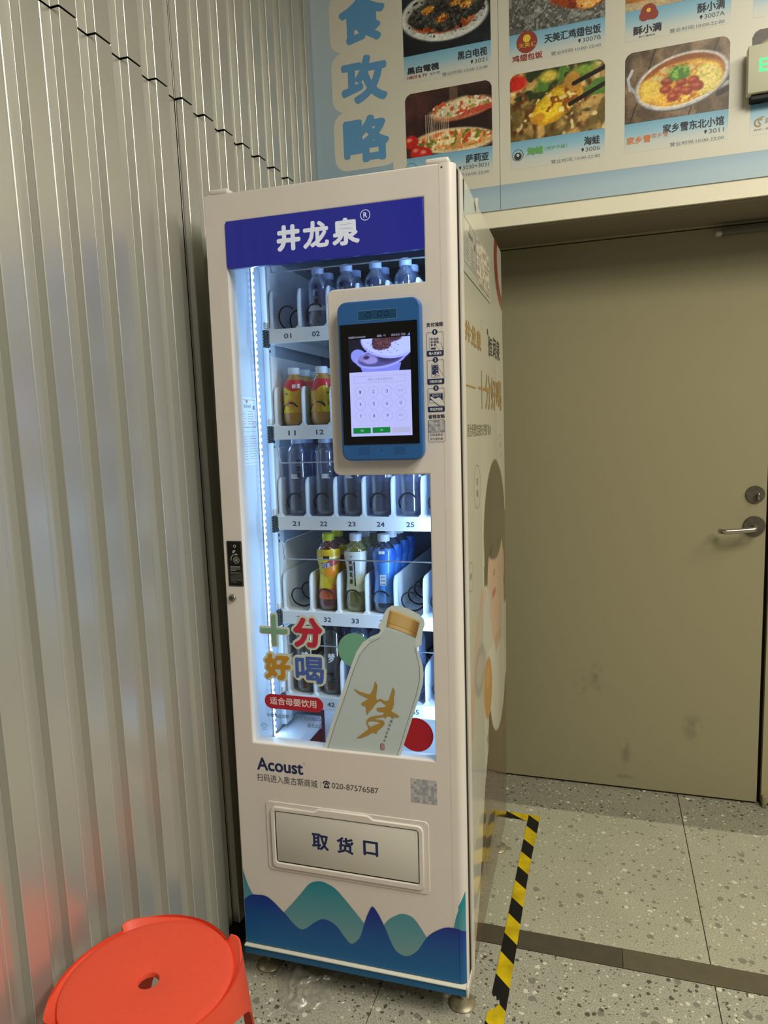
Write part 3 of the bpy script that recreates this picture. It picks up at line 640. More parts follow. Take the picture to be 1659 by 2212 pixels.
# door: frame with an L-shaped window, rounded right stile
WX0, WX1, WZ0, WZ1 = 0.0520, 0.5082, 0.6435, 1.868
KX, KZ0, KZ1, KR = 0.2885, 1.2957, 1.6995, 0.016
win = [(WX0, WZ0), (WX1, WZ0), (WX1, KZ0)]
win += [(KX + KR + KR * math.cos(t), KZ0 + KR + KR * math.sin(t)) for t in np.linspace(-PI / 2, -PI, 7)]
win += [(KX + KR + KR * math.cos(t), KZ1 - KR + KR * math.sin(t)) for t in np.linspace(PI, PI / 2, 7)]
win += [(WX1, KZ1), (WX1, WZ1), (WX0, WZ1)]
door_z0 = 0.1035
df = curve_solid('door_frame', [[(0, door_z0), (XS, door_z0), (XS, H), (0, H)], win], PF(0), 0.040, 0.0035, M['cream'], vm)
# flatten the bevel where the stile continues, then add the rounded stile
st = MB(); prof = [(XS - 0.006, -0.0003), (W - 0.020, -0.0003)] + [(W - 0.020 + 0.020 * math.sin(t), 0.0197 - 0.020 * math.cos(t)) for t in np.linspace(0, PI / 2, 9)[1:]] + [(W - .0005, 0.0205), (XS - 0.006, 0.0205)]
n = len(prof); v = [(x, y, z) for z in (door_z0, H) for x, y in prof]
st.add(v, [tuple(range(n))[::1], tuple(range(2 * n - 1, n - 1, -1))] + [(i, (i + 1) % n, n + (i + 1) % n, n + i) for i in range(n)])
st.build('door_stile', M['cream'], vm, True, 25)
# hinge tabs on top
for x0, x1 in ((0.012, 0.060), (0.512, 0.562)):
    MB().bbox(x0, x1, 0.004, 0.040, H + 0.0005, H + 0.013, r=0.0045, seg=3).build('hinge_cap', M['cream'], vm, True, 40)
Flat().disc(0.548, 1.921, .0022, 14).build('screw', M['steel_dull'], PF(0), vm, .0004)
# kick plate and lip
lip = MB().bbox(0.0, W - .004, -0.010, 0.040, 0.0972, 0.1012, r=0.0015).build('lip', mat('white_lip', (210, 208, 196), .4), vm, True, 40)
MB().bbox(0.0, W - .004, -0.006, 0.045, 0.0762, 0.0968, r=0.001).build('kick_plate', mat('blue_kick_plate', (22, 98, 150), .35), vm, True, 40, )
MB().bbox(W - .004, W + .001, -0.008, 0.05, 0.076, 0.103, r=0.001).build('corner_piece', M['cream'], vm, True, 40)

# glass
glass = MB().box(0.048, 0.512, 0.012, 0.016, 0.640, 1.772).build('glass_pane', M['glass'], vm)

# header
hd = curve_solid('header_panel', [rrect(0.0512, 0.5072, 1.7655, 1.8680, 0.007, 5)], PF(-0.0012), 0.0125, 0.0006, mat('header_blue', (36, 42, 158), .22, coat=.3, emit=(36, 42, 158), es=0.10), vm)
fl = Flat()
m_hd = mat('header_white', (226, 232, 250), .4, emit=(200, 210, 250), es=.12)
fl.text('井', .1765, .2330, 1.790, 1.8455, bold=.0028, nb=8).text('龙', .2385, .2990, 1.790, 1.847, bold=.0022, nb=8).text('泉', .3065, .3690, 1.789, 1.8455, bold=.0024, nb=8)
fl.ring(.3825, 1.8460, .0105, .0014).text('R', .3785, .3866, 1.8405, 1.8515, bold=.0003)
fl.build('brand_lettering', m_hd, PF(-0.0014), hd)

# LED strips
led = mat('led_beads', (240, 248, 255), .4, emit=(214, 234, 255), es=2.6)
ls = MB().box(0.0312, 0.0330, 0.152, 0.162, 0.49, 1.850).build('led_strip', M['white_in'], vm)
bd = MB()
for k in range(80):
    z = 0.50 + k * 0.0168; bd.bbox(0.0330, 0.0372, 0.1520, 0.1615, z, z + 0.0095, r=.0018, seg=1)
bd.box(0.0330, 0.0340, 0.1558, 0.1582, 0.50, 1.850); bd.build('led_beads', led, ls)
LEDC = (0.46, 0.71, 1.0)
def led_light(x, y, rz, power):
    o = area('led_light', (0, 0, 0), 1.36, power, LEDC, size_y=0.012)
    R = MM @ Matrix(((0, 0, 0), (0, 0, 0), (0, 0, 0))) if False else None
    nrm = MM @ Vector((math.cos(rz), math.sin(rz), 0)); zz = -nrm; xx = MM @ Vector((0, 0, 1)); yy = zz.cross(xx)
    p = world(x, y, 1.165); o.matrix_world = Matrix(((xx.x, yy.x, zz.x, p.x), (xx.y, yy.y, zz.y, p.y), (xx.z, yy.z, zz.z, p.z), (0, 0, 0, 1)))
led_light(0.0375, 0.157, math.radians(8), 0.9)
led_light(0.5300, 0.0470, math.radians(142), 3.0)
MB().box(0.5455, 0.5473, 0.060, 0.072, 0.49, 1.850).build('led_strip', led, vm)

# licence sheets on the left inner wall
m_paper = mat('licence_paper', (206, 218, 228), .4); m_pink = mat('seal_ink', (196, 110, 110), .5); m_line = mat('fine_print', (120, 134, 150), .5)
sh = MB().box(0.0308, 0.0316, 0.046, 0.148, 1.316, 1.484).build('licence_sheet', m_paper, vm)
fl = Flat().frame(.050, .144, 1.410, 1.478, .0012).frame(.050, .144, 1.322, 1.400, .0006)
for k in range(6): fl.rect(.055, .055 + (.034 if k % 2 else .028), 1.4485 - .006 * k, 1.4495 - .006 * k).rect(.100, .128, 1.4485 - .006 * k, 1.4495 - .006 * k)
for k in range(10): fl.rect(.055, .090, 1.388 - .0062 * k, 1.3888 - .0062 * k).rect(.102, .138, 1.388 - .0062 * k, 1.3888 - .0062 * k)
fl.text('营业执照', .080, .118, 1.4575, 1.466); fl.rect(.128, .138, 1.454, 1.464)
fl.build('fine_print', m_line, PX(.0318), sh)
Flat().disc(.098, 1.474, .0045).ring(.134, 1.418, .007, .0012).build('seal', m_pink, PX(.0320), sh)

# ---- trays
ZF = [1.642, 1.410, 1.1865, 0.9455, 0.7250]
X0, LP = 0.0962, 0.0730
def helix():
    r, pit, n = 0.0272, 0.067, 6.0; pts = []
    a_start = math.radians(38)
    for k in range(int(n * 18) + 1):
        t = k / 18.0; a = a_start + 2 * PI * t; pts.append((r * math.cos(a), pit * t, r * math.sin(a)))
    return MB().tube(pts, 0.0022, 6)
hx = helix(); me_coil = None
def divider_mesh():
    m = MB(); prof = [(0, 0), (.470, 0), (.470, .097), (.022, .097), (.012, .0955), (.005, .090), (.0012, .080), (0, .068)]
    m.prism(prof, lambda a, b, d: (d, a, b), -.0016, .0016)
    m.add(*(lambda q: (q[0], q[1]))(( [(-.009, -.002, 0), (.009, -.002, 0), (.0016, -.0005, .008), (-.0016, -.0005, .008), (-.009, .012, 0), (.009, .012, 0), (.0016, .012, .008), (-.0016, .012, .008)], [(0, 1, 2, 3), (5, 4, 7, 6), (1, 5, 6, 2), (4, 0, 3, 7)])))
    me = bpy.data.meshes.new('divider'); me.from_pydata(m.v, [], m.f); me.materials.append(M['white_tray']); me.update(); return me
me_div = divider_mesh()
me_coil = bpy.data.meshes.new('coil'); me_coil.from_pydata([tuple(q) for q in hx.v], [], hx.f); me_coil.materials.append(M['wire']); me_coil.polygons.foreach_set('use_smooth', [True] * len(me_coil.polygons)); me_coil.update()
m_num = mat('slot_number_ink', (66, 76, 100), .5)
for r, zf in enumerate(ZF):
    t = MB().box(X0 - .002, .536, .118, .600, zf - .005, zf).bbox(X0 - .002, .538, .1115, .1185, zf - .0325, zf + .0012, r=.0008, seg=1).build('shelf_tray', M['white_tray'], vm)
    for k in range(7):
        o = bpy.data.objects.new('divider', me_div); COL.objects.link(o); o.parent = t; o.location = (X0 + LP * k, .1185, zf + .0002)
    for k in range(6):
        o = bpy.data.objects.new('coil', me_coil); COL.objects.link(o); o.parent = t; o.location = (X0 + LP * (k + .5) + .0015, .1195, zf + .0298)
    fl = Flat()
    for k in range(6):
        cx = X0 + LP * k + .0465; fl.text('%d%d' % (r, k + 1), cx - .0098, cx + .0098, zf - .0225, zf - .0105, bold=.0004, nb=4)
    fl.build('slot_numbers', m_num, PF(.1113), t)
    MB().box(.0870, .0905, .122, .590, zf - .030, zf + .172).build('side_rail', M['white_tray'], t)
    MB().bbox(.0790, .0865, .112, .128, zf + .004, zf + .020, r=.002).build('plug', M['white_tray'], t, True, 40)
    cl = MB()
    for q in range(6): cl.bbox(.0770, .0862, .110, .128, zf - .040 + q * .007, zf - .0345 + q * .007, r=.0008, seg=1)
    cl.box(.0785, .085, .112, .127, zf - .040, zf + .002); cl.build('rail_clip', mat('grey_clip', (70, 82, 92), .35, metal=.3), t)
    if r != 1:
        zb = zf + .134
        MB().tube(catmull([(.1000, .135, zb + .042), (.1010, .120, zb + .040), (.1035, .116, zb + .02), (.1060, .115, zb + .004), (.1115, .115, zb), (.20, .115, zb + .0004), (.40, .115, zb + .0004), (.53, .115, zb)], 4), .0017, 8).build('retaining_bar', mat('bar_steel', (196, 204, 214), .25, metal=.9), t, True)
# delivery mechanism under the trays
MB().bbox(.034, .112, .070, .300, .50, .592, r=.004).build('conveyor_box', M['white_tray'], vm, True, 40)
MB().box(.1125, .1145, .080, .290, .505, .560).build('conveyor_slot', M['dark_gap'], vm)
MB().box(.12, .545, .30, .304, .43, .66).build('drop_panel', M['white_tray'], vm)

# ---- window stickers (on the inner face of the glass, seen through it)
SY = 0.0100
m_halo = mat('sticker_halo', (206, 214, 206), .5)
def halo(fl, ch, a0, a1, b0, b1, r, bold=.003): fl.text(ch, a0, a1, b0, b1); v, f = text_geo(ch); [fl.text(ch, a0 + r * math.cos(q), a1 + r * math.cos(q), b0 + r * math.sin(q), b1 + r * math.sin(q), bold=bold, nb=4) for q in np.linspace(0, 2 * PI, 13)[:-1]]
words = tag(empty('slogan_sticker', (0, 0, 0))); words.parent = vm
hl = Flat(); hl.rect(.0790, .1585, .9155, .9360, .006).rect(.1085, .1290, .8845, .9695, .006)
halo(hl, '分', .168, .243, .889, .962, .0065); halo(hl, '好', .090, .157, .806, .869, .0065); halo(hl, '喝', .170, .242, .802, .867, .0065)
hl.build('halo', m_halo, PF(SY), words)
Flat().rect(.0840, .1535, .9205, .9305).rect(.1135, .1240, .8895, .9645).build('green_character', mat('sticker_green', (120, 168, 140), .5), PF(SY - .0018), words)
Flat().text('分', .168, .243, .889, .962, bold=.0034, nb=8).build('red_character', mat('sticker_red', (186, 40, 66), .5), PF(SY - .0018), words)
Flat().text('好', .090, .157, .806, .869, bold=.0026, nb=8).build('gold_character', mat('sticker_gold', (190, 138, 40), .5), PF(SY - .0018), words)
Flat().text('喝', .170, .242, .802, .867, bold=.0015, nb=8).build('blue_character', mat('sticker_blue', (66, 96, 178), .5), PF(SY - .0018), words)
pill = Flat().rect(.0837, .2363, .7302, .7668, .018, 8).build('pill_sticker', mat('sticker_crimson', (176, 34, 54), .45), PF(SY), vm)
Flat().text('适合母婴饮用', .0975, .2190, .7405, .7600, bold=.0005).build('lettering', mat('pill_ink', (238, 206, 208), .5), PF(SY - .0006), pill)
Flat().text('中国食品发酵工业研究院有限公司', .0885, .2325, .7075, .7175, bold=.0002).text('联合出品', .1935, .2315, .6900, .7015, bold=.0002).ring(.0790, .6850, .0070, .0010, rb=.0058).text('CCC', .0745, .0835, .6828, .6872).rect(.0730, .0850, .6745, .6758).build('window_lettering', mat('window_ink', (96, 116, 146), .5), PF(SY), vm)
Flat().disc(.3205, .889, .0412, 48).build('green_dot_sticker', mat('dot_green', (112, 170, 146), .5), PF(SY + .0004), vm)
Flat().disc(.4615, .6985, .0405, 48).build('red_dot_sticker', mat('dot_red', (168, 24, 42), .5), PF(SY + .0004), vm)
m_sb = mat('sticker_backing', (214, 216, 216), .6)
Flat().disc(.3205, .889, .0410, 48).build('sticker_backing', m_sb, PF(SY + .0010), vm); Flat().disc(.4615, .6985, .0403, 48).build('sticker_backing', m_sb, PF(SY + .0010), vm); Flat().rect(.0839, .2361, .7304, .7666, .018, 8).build('sticker_backing', m_sb, PF(SY + .0010), vm)
bo = [(.2335, .6437), (.2600, .7200), (.2880, .7930), (.3105, .8525), (.3240, .8860), (.3400, .9090), (.3600, .9240), (.3800, .9330), (.3850, .9400), (.3790, .9470), (.3800, .9540), (.3850, .9580), (.3920, .9760), (.4010, .9915), (.4120, .9990), (.4270, .9995), (.4500, .9945), (.4740, .9830), (.4860, .9720), (.4880, .9600), (.4830, .9440), (.4800, .9250), (.4800, .9130), (.4730, .9080), (.4690, .9020), (.4745, .8850), (.4810, .8640), (.4828, .8450), (.4800, .8200), (.4715, .7900), (.4600, .7560), (.4470, .7170), (.4340, .6780), (.4230, .6437)]
bst = Flat().poly([p for p in bo]).build('bottle_sticker', mat('sticker_white', (206, 216, 216), .5), PF(SY), vm)
cx, cz = .3560, .7560
inner = [(cx + (a - cx) * .925 + .0035, .6437 + (b - .6437) * (.955 if b > .66 else 1)) for a, b in bo if b < .945]
Flat().poly([(.2440, .6437)] + [(a, b) for a, b in inner[1:7]] + [(.3560, .9165), (.3830, .9255), (.3960, .9440), (.4640, .9290), (.4665, .9060)] + [(a, b) for a, b in inner[-9:-1]] + [(.4130, .6437)]).build('printed_bottle', vcol_mat('unused_a') if False else mat('printed_bottle', (188, 202, 206), .5), PF(SY - .0005), bst)
def ofs(pts, w):
    f = Flat(); m = []
    for i in range(len(pts) - 1): (a, b), (c2, d2) = pts[i], pts[i + 1]; f.stroke([(a, b, w), (c2, d2, w)])
    return f
ofs([(.2440, .6440), (.2660, .7080), (.2930, .7780), (.3155, .8400), (.3330, .8800), (.3560, .9080), (.3830, .9230)], .0009).build('outline', mat('outline_ink', (120, 134, 150), .5), PF(SY - .0011), bst)
ofs([(.4640, .9060), (.4690, .8830), (.4740, .8600), (.4735, .8330), (.4660, .7990), (.4520, .7560), (.4370, .7110), (.4160, .6440)], .0009).build('outline', mat('outline_ink', (120, 134, 150), .5), PF(SY - .0011), bst)
pc = Paint(1, .5, 60).fill((206, 170, 104)); pc.mix(np.clip(np.sin(pc.U * PI) ** 2 * .6, 0, 1), (232, 206, 150)); pc.mix(np.clip((pc.U - .72) * 3.2, 0, .7), (128, 88, 44)); pc.mix(np.clip((.14 - pc.U) * 5, 0, .6), (140, 100, 50))
pc.mix((np.sin(pc.U * 190) > .2) * .22 * (pc.V > .14), (120, 84, 40)); pc.mix((abs(pc.V - .12) < .012) * .7, (120, 84, 44)); pc.mix((pc.V > .455) * .5, (250, 226, 170))
CA, CB, CC, CD = (.3985, .9500), (.4670, .9270), (.4775, .9650), (.4085, .9900)
def capmap(u, v):
    a = (1 - v) * ((1 - u) * CA[0] + u * CB[0]) + v * ((1 - u) * CD[0] + u * CC[0]); b = (1 - v) * ((1 - u) * CA[1] + u * CB[1]) + v * ((1 - u) * CD[1] + u * CC[1])
    return (a, SY - .0009, b + .003 * math.sin(PI * u))
pc.build('printed_cap', vcol_mat('cap_print', .4), capmap, bst, label='gold ribbed cap printed on the sticker')
def zz(x, y):    # traced brush strokes, in metres on the pane
    return (.3156 + (x - 445) * (.4224 - .3156) / (1040 - 445) , .7971 - (y - 367) * (.7971 - .6770) / (1030 - 367) + (x - 445) * .0000)
def S(pts, f): return f.stroke([(*zz(x, y), w * .000181) for x, y, w in pts])
fl = Flat()
for pts in ([(445, 367, 4), (500, 408, 30), (570, 435, 45), (640, 455, 60), (700, 470, 90)], [(733, 247, 4), (742, 300, 40), (727, 370, 55), (705, 430, 80), (688, 500, 110), (650, 580, 100), (622, 650, 45), (618, 700, 6)], [(545, 550, 30), (575, 560, 60), (630, 545, 90), (690, 520, 80)],
            [(680, 560, 60), (730, 525, 35), (770, 500, 28), (805, 488, 26), (850, 515, 40), (900, 525, 70), (940, 545, 70), (975, 528, 10)], [(966, 310, 4), (975, 360, 40), (957, 430, 50), (942, 500, 75), (915, 570, 95), (880, 640, 75), (858, 700, 40), (860, 730, 6)], [(752, 600, 24), (775, 618, 55), (830, 615, 60), (880, 600, 60)],
            [(840, 655, 50), (900, 655, 78), (960, 668, 60), (1010, 683, 40), (1040, 690, 12)], [(850, 690, 30), (790, 708, 28), (720, 725, 38), (660, 755, 48), (612, 790, 26), (612, 830, 16), (635, 865, 30), (670, 890, 60)], [(640, 775, 10), (700, 768, 22), (770, 770, 34), (815, 782, 48), (815, 808, 50), (770, 842, 66), (710, 880, 88), (650, 915, 66), (580, 965, 56), (515, 1005, 36), (458, 1030, 5)], [(680, 890, 60), (718, 920, 44), (732, 942, 14)]): S(pts, fl)
fl.build('calligraphy', mat('calligraphy_gold', (168, 136, 66), .45), PF(SY - .0012), bst)
fl = Flat()
for i, ch in enumerate('饮用天然矿泉水'):
    a, b = .4067 - .00345 * i, .7350 - .00953 * i; fl.text(ch, a - .0031, a + .0031, b - .0034, b + .0034)
fl.build('lettering', M['ink'], PF(SY - .0012), bst)
fl = Flat().frame(.3752, .3852, .6535, .6700, .0012, .004); fl.stroke([(.3785, .668, .001), (.3775, .662, .001), (.3795, .656, .001)]).stroke([(.3815, .668, .001), (.3808, .662, .001), (.3825, .656, .001)])
fl.build('seal', mat('seal_red', (160, 40, 60), .5), PF(SY - .0012), bst)

# ---- payment terminal
kp = curve_solid('payment_terminal', [rrect(0.3185, 0.5020, 1.3285, 1.6665, 0.020, 8)], PF(-0.0225), 0.0225, 0.0035, mat('terminal_blue', (40, 94, 160), .42, coat=.1), vm)
scr = MB().bbox(0.3240, 0.4945, -0.0240, -0.0220, 1.3637, 1.6190, r=.0006, seg=1).build('screen', mat('screen_glass', (6, 6, 8), .12), kp)
Flat().frame(.3652, .4518, 1.6252, 1.6462, .0010).build('camera_bar_rim', mat('terminal_blue_light', (84, 138, 176), .4), PF(-.0229), kp)
Flat().rect(.3662, .4508, 1.6262, 1.6452).build('camera_bar', mat('terminal_blue_dark', (24, 70, 112), .35), PF(-.0227), kp)
Flat().ring(.3891, 1.6365, .0056, .0009).ring(.4143, 1.6371, .0048, .0009).ring(.4292, 1.6367, .0048, .0009).build('camera_lens', mat('lens_rim', (14, 34, 62), .3), PF(-.0231), kp)
fl = Flat()
for cxx in (.3700, .4500):
    for i in range(11):
        for j in range(6): fl.disc(cxx + (i - 5) * .0023 + (j % 2) * .0011, 1.3495 + (j - 2.5) * .0028, .00055, 6)
fl.disc(.4095, 1.3503, .0011, 10); so = fl.build('speaker_holes', M['dark_gap'], PF(-.0227), kp); so['kind'] = 'stuff'
ys = -.0242
def emi(name, rgb, s): return mat(name, (4, 4, 6), .3, emit=rgb, es=s)
Flat().rect(.3428, .4792, 1.3812, 1.5178).build('keypad_page', emi('page_light', (186, 190, 252), .95), PF(ys), kp)
pp = Paint(.1364, .0690, 150).fill((10, 10, 22)); A = pp.H
pp.mix((pp.V > A * .55) * (pp.U < .3) * .5, (30, 30, 52)); pp.ell(.16, .24, .13, .11, (112, 122, 220), .01, -25); pp.ell(.90, .27, .10, .07, (112, 122, 220), .01, 28)
pp.poly([(.17, .12), (.85, .12), (.80, -.05), (.24, -.05)], (104, 112, 212)); pp.ell(.52, .20, .41, .155, (128, 138, 236), .01, 6); pp.ell(.52, .205, .375, .125, (66, 66, 128), .015, 6); pp.ell(.66, .22, .20, .08, (48, 46, 92), .04, 6)
pp.ell(.30, .21, .14, .07, (110, 106, 180), .02, 0, .4, 3); pp.ell(.36, .17, .11, .05, (124, 120, 196), .02, 0, .4, 6); pp.ell(.29, .22, .05, .03, (40, 36, 80), .02, 0, .4, 9)
pp.ell(.64, .44, .44, .245, (136, 146, 250), .008, -8); pp.ell(.64, .455, .42, .225, (150, 164, 255), .01, -8); pp.ell(.54, .44, .16, .12, (58, 38, 52), .015, 0, .5, 12); pp.ell(.64, .50, .20, .06, (58, 38, 52), .015, 0, .5, 15); pp.speck(70, .55, (96, 60, 66), 5, pp.emask(.56, .44, .15, .12))
for q in range(26): pp.ell(.28 + .55 * ((q * 37 % 26) / 26), .27 + .2 * ((q * 17 % 26) / 26), .008, .006, (60, 50, 110), .004)
pp.build('screen_photo', vcol_mat('screen_print', .3, emit=.9), lambda a, b: (.3428 + a * .1364, ys, 1.5178 + b * .0690), kp)
Flat().text('机器编号:23039020009', .3432, .3815, 1.5892, 1.5936).text('温度:--℃', .4070, .4270, 1.5892, 1.5938).text('2025-01-01 17:20', .4385, .4690, 1.5892, 1.5938).build('status_lettering', emi('status_light', (196, 200, 230), .7), PF(ys - .0002), kp)
Flat().poly([(.4735, 1.5888), (.4790, 1.5888), (.4790, 1.5950)]).build('signal_mark', emi('signal_light', (120, 150, 250), .8), PF(ys - .0002), kp)
fl = Flat().frame(.3530, .4674, 1.4948, 1.5088, .0004).text('请输入货道号或取货码', .3830, .4390, 1.4985, 1.5045)
fl.text('取消', .4505, .4610, 1.4735, 1.4785).text('确认', .4505, .4610, 1.4220, 1.4270)
for i in range(4):
    for j in range(3): fl.ring(.3655 + .0300 * i, 1.4758 - .0257 * j, .0116, .00042, 36)
fl.build('key_outlines', emi('key_grey', (142, 146, 190), .9), PF(ys - .0003), kp)
fl = Flat()
for i, j, ch in ((0, 0, '1'), (1, 0, '2'), (2, 0, '3'), (0, 1, '4'), (1, 1, '5'), (2, 1, '6'), (3, 1, '0'), (0, 2, '7'), (1, 2, '8'), (2, 2, '9')):
    cxx, czz = .3655 + .03 * i, 1.4758 - .0257 * j; wd = .0013 if ch == '1' else .0021; fl.text(ch, cxx - wd, cxx + wd, czz - .0034, czz + .0034)
fl.build('key_digits', emi('key_dark', (44, 48, 86), .8), PF(ys - .0003), kp)
b1 = Flat().rect(.3474, .3870, 1.3874, 1.3996, .0008).rect(.3911, .4308, 1.3878, 1.3998, .0008).build('green_keys', emi('key_green', (10, 130, 56), .9), PF(ys - .0003), kp)
Flat().text('登录', .3640, .3710, 1.3915, 1.3958).text('卡券', .4075, .4145, 1.3918, 1.3960).build('key_lettering', emi('key_white', (170, 220, 220), .9), PF(ys - .0006), kp)
Flat().rect(.4352, .4749, 1.3874, 1.3990, .0008).build('blank_key', emi('key_pale', (180, 184, 226), .92), PF(ys - .0003), kp)

# ---- instruction pictograms beside the terminal
for t_, z_ in (('支付流程', 1.6055), ('省钱攻略', 1.4145)): Flat().text(t_, .5091, .5452, z_, z_ + .009, bold=.0003).build('guide_heading', M['ink'], PF(0), vm, .0004)
m_gw = mat('guide_white', (214, 212, 208), .4)
def guide(b0, b1, tx, ch, icon):
    gl, gn, gw = Flat(), Flat(), Flat()
    gl.frame(.5090, .5452, b0, b1, .0006, .003); gn.rect(.5090, .5452, b0, b0 + .0115, .002); gn.disc(.5271, b1, .0058, 24); gw.text(tx, .5135, .5408, b0 + .0025, b0 + .0088, bold=.0002)
    wd = .0011 if ch == '1' else .0018; gw.text(ch, .5271 - wd, .5271 + wd, b1 - .0032, b1 + .0032, bold=.0004)
    icon(gl, gn, gw)
    g = gl.build('guide_panel', M['ink'], PF(0), vm, .0007); gn.build('navy_blocks', M['navy'], PF(0), g, .0004); gw.build('white_lettering', m_gw, PF(0), g, .0010)
def icon1(gl, gn, gw):
    for i in range(3):
        for j in range(3):
            if not (i == 2 and j == 2): gn.ring(.5200 + .0062 * i, 1.5805 - .0062 * j, .0017, .0013, 14)
    gn.rect(.5180, .5285, 1.5590, 1.5625, .0015); gl.stroke([(.5155, 1.5845, .0004), (.5155, 1.558, .0004), (.528, 1.557, .0004)]).stroke([(.5275, 1.5790, .0005), (.5290, 1.5690, .0005), (.5300, 1.5650, .0005)]).stroke([(.5290, 1.580, .0005), (.5320, 1.5720, .0005), (.5400, 1.571, .0005), (.5440, 1.557, .0005)]).stroke([(.5300, 1.565, .0005), (.5345, 1.560, .0005), (.5370, 1.557, .0005)])
def icon2(gl, gn, gw):
    gl.frame(.5180, .5335, 1.5010, 1.5290, .0005, .002); gn.rect(.5198, .5320, 1.5070, 1.5262); gn.disc(.5262, 1.5040, .0013, 12); gl.stroke([(.5340, 1.521, .0005), (.5390, 1.511, .0005), (.5435, 1.504, .0005)]).stroke([(.5325, 1.508, .0005), (.5350, 1.504, .0005), (.5375, 1.5, .0005)])
    for (a, b, s1, s2) in ((.5215, 1.5240, 1, -1), (.5300, 1.5240, -1, -1), (.5215, 1.5145, 1, 1), (.5300, 1.5145, -1, 1)): gw.rect(min(a, a + .0024 * s1), max(a, a + .0024 * s1), b - .0003, b + .0003).rect(a - .0003, a + .0003, min(b, b + .0024 * s2), max(b, b + .0024 * s2))
    gw.rect(.5225, .5292, 1.5190, 1.5195).poly([(.527, 1.511), (.531, 1.5095), (.5345, 1.506), (.530, 1.5055)])
def icon3(gl, gn, gw):
    gl.frame(.5120, .5425, 1.4475, 1.4685, .0005, .001); gn.rect(.5135, .5410, 1.4535, 1.4668); gw.text('取货口', .5185, .5365, 1.4605, 1.4652)
    gw.poly([(.5145, 1.4600), (.5175, 1.4610), (.5215, 1.4580), (.5250, 1.4560), (.5320, 1.4590), (.5370, 1.4570), (.5400, 1.4500), (.5440, 1.4420), (.5350, 1.4420), (.5240, 1.4490), (.5200, 1.4530), (.5155, 1.4570)])
    gl.stroke([(.520, 1.453, .0005), (.526, 1.447, .0005), (.533, 1.4415, .0005)])
guide(1.5450, 1.5945, '输入货道号', '1', icon1); guide(1.4865, 1.5372, '扫码并付款', '2', icon2); guide(1.4285, 1.4785, '取出井龙泉', '3', icon3)
Flat().frame(.5088, .5450, 1.3645, 1.4118, .0006, .003).text('扫码送券或', .5125, .5400, 1.3775, 1.3835).text('天天享优惠', .5125, .5400, 1.3685, 1.3745).build('guide_panel', M['ink'], PF(0), vm, .0007)
def mosaic(a0, a1, b0, b1, n, m, seed, lo, hi, name, plane, par, d=.0006):
    rnd = random.Random(seed); v = []; f = []; cols = []
    for j in range(m):
        for i in range(n):
            k = len(v); x0 = a0 + (a1 - a0) * i / n; x1 = a0 + (a1 - a0) * (i + 1) / n; z0 = b0 + (b1 - b0) * j / m; z1 = b0 + (b1 - b0) * (j + 1) / m
            v += [plane(x0, z0, d), plane(x1, z0, d), plane(x1, z1, d), plane(x0, z1, d)]; f.append((k, k + 1, k + 2, k + 3)); t = rnd.random(); c = [lo[q] + (hi[q] - lo[q]) * t for q in range(3)]; cols += [c] * 4
    o = mesh_obj(name, v, f, M.setdefault('mosaic', vcol_mat('patch_print', .45)), par); at = o.data.attributes.new('print', 'FLOAT_COLOR', 'POINT')
    at.data.foreach_set('color', np.array([(*L3(c), 1) for c in cols], np.float32).ravel()); return o
mosaic(.5100, .5440, 1.3855, 1.4105, 7, 6, 3, (130, 132, 146), (196, 192, 190), 'grey_patch', PF(0), vm)
mosaic(.4492, .5098, .5405, .5975, 9, 9, 9, (146, 147, 158), (196, 194, 192), 'grey_patch', PF(0), vm)

# ---- lock and lock notice
nt_ = curve_solid('lock_notice', [rrect(.0092, .0492, 1.0320, 1.1430, .003, 4)], PF(-.0006), .0012, .0003, mat('notice_black', (12, 11, 11), .3), vm)
fl = Flat().frame(.0106, .0478, 1.0334, 1.1416, .0004, .0022).ring(.0335, 1.0965, .0076, .0010).ring(.0335, 1.0965, .0048, .0010).rect(.0312, .0358, 1.0945, 1.0985)
fl.ring(.0325, 1.0975, .0125, .0012, t0=1.5, t1=3.3).ring(.0325, 1.0975, .0145, .0004, t0=1.5, t1=3.3).poly([(.0330, 1.1070), (.0385, 1.1100), (.0335, 1.1128)])
fl.poly([(.0235, 1.1140), (.0275, 1.1130), (.0330, 1.1190), (.0300, 1.1215), (.0250, 1.1185)]).ring(.0310, 1.1300, .0030, .0018, 14)
for k in range(4): fl.rect(.0165, .0430 if k < 3 else .0310, 1.0800 - .0030 * k, 1.0811 - .0030 * k)
words_ = ['Close cabinet door,', 'press handle shut,', 'when hand operated,', 'turn key and lock,', 'push rightly to the', 'direction of the lock', 'to open the machine', 'to the right.']
for k, w_ in enumerate(words_): fl.text(w_, .0165, .0165 + (.0290 if k < 7 else .0150), 1.0655 - .0034 * k, 1.0678 - .0034 * k)
fl.build('lettering', mat('notice_ink', (170, 166, 160), .5), PF(-.0008), nt_)
lk = MB().lathe([(.0001, 0), (.0095, 0), (.0095, -.002), (.0080, -.005), (.0060, -.006), (.0001, -.006)][::-1], 28, (.0175, 0, 1.0042), 'y').build('lock', M['steel'], vm, True, 30)
MB().lathe([(.0001, 0), (.0052, 0), (.0052, -.0008), (.0001, -.0008)][::-1], 24, (.0175, -.0061, 1.0042), 'y').build('keyway', M['steel_dull'], lk, True, 30)
Flat().rect(.0170, .0180, 1.0020, 1.0062).build('key_slot', M['dark_gap'], PF(-.0074), lk)

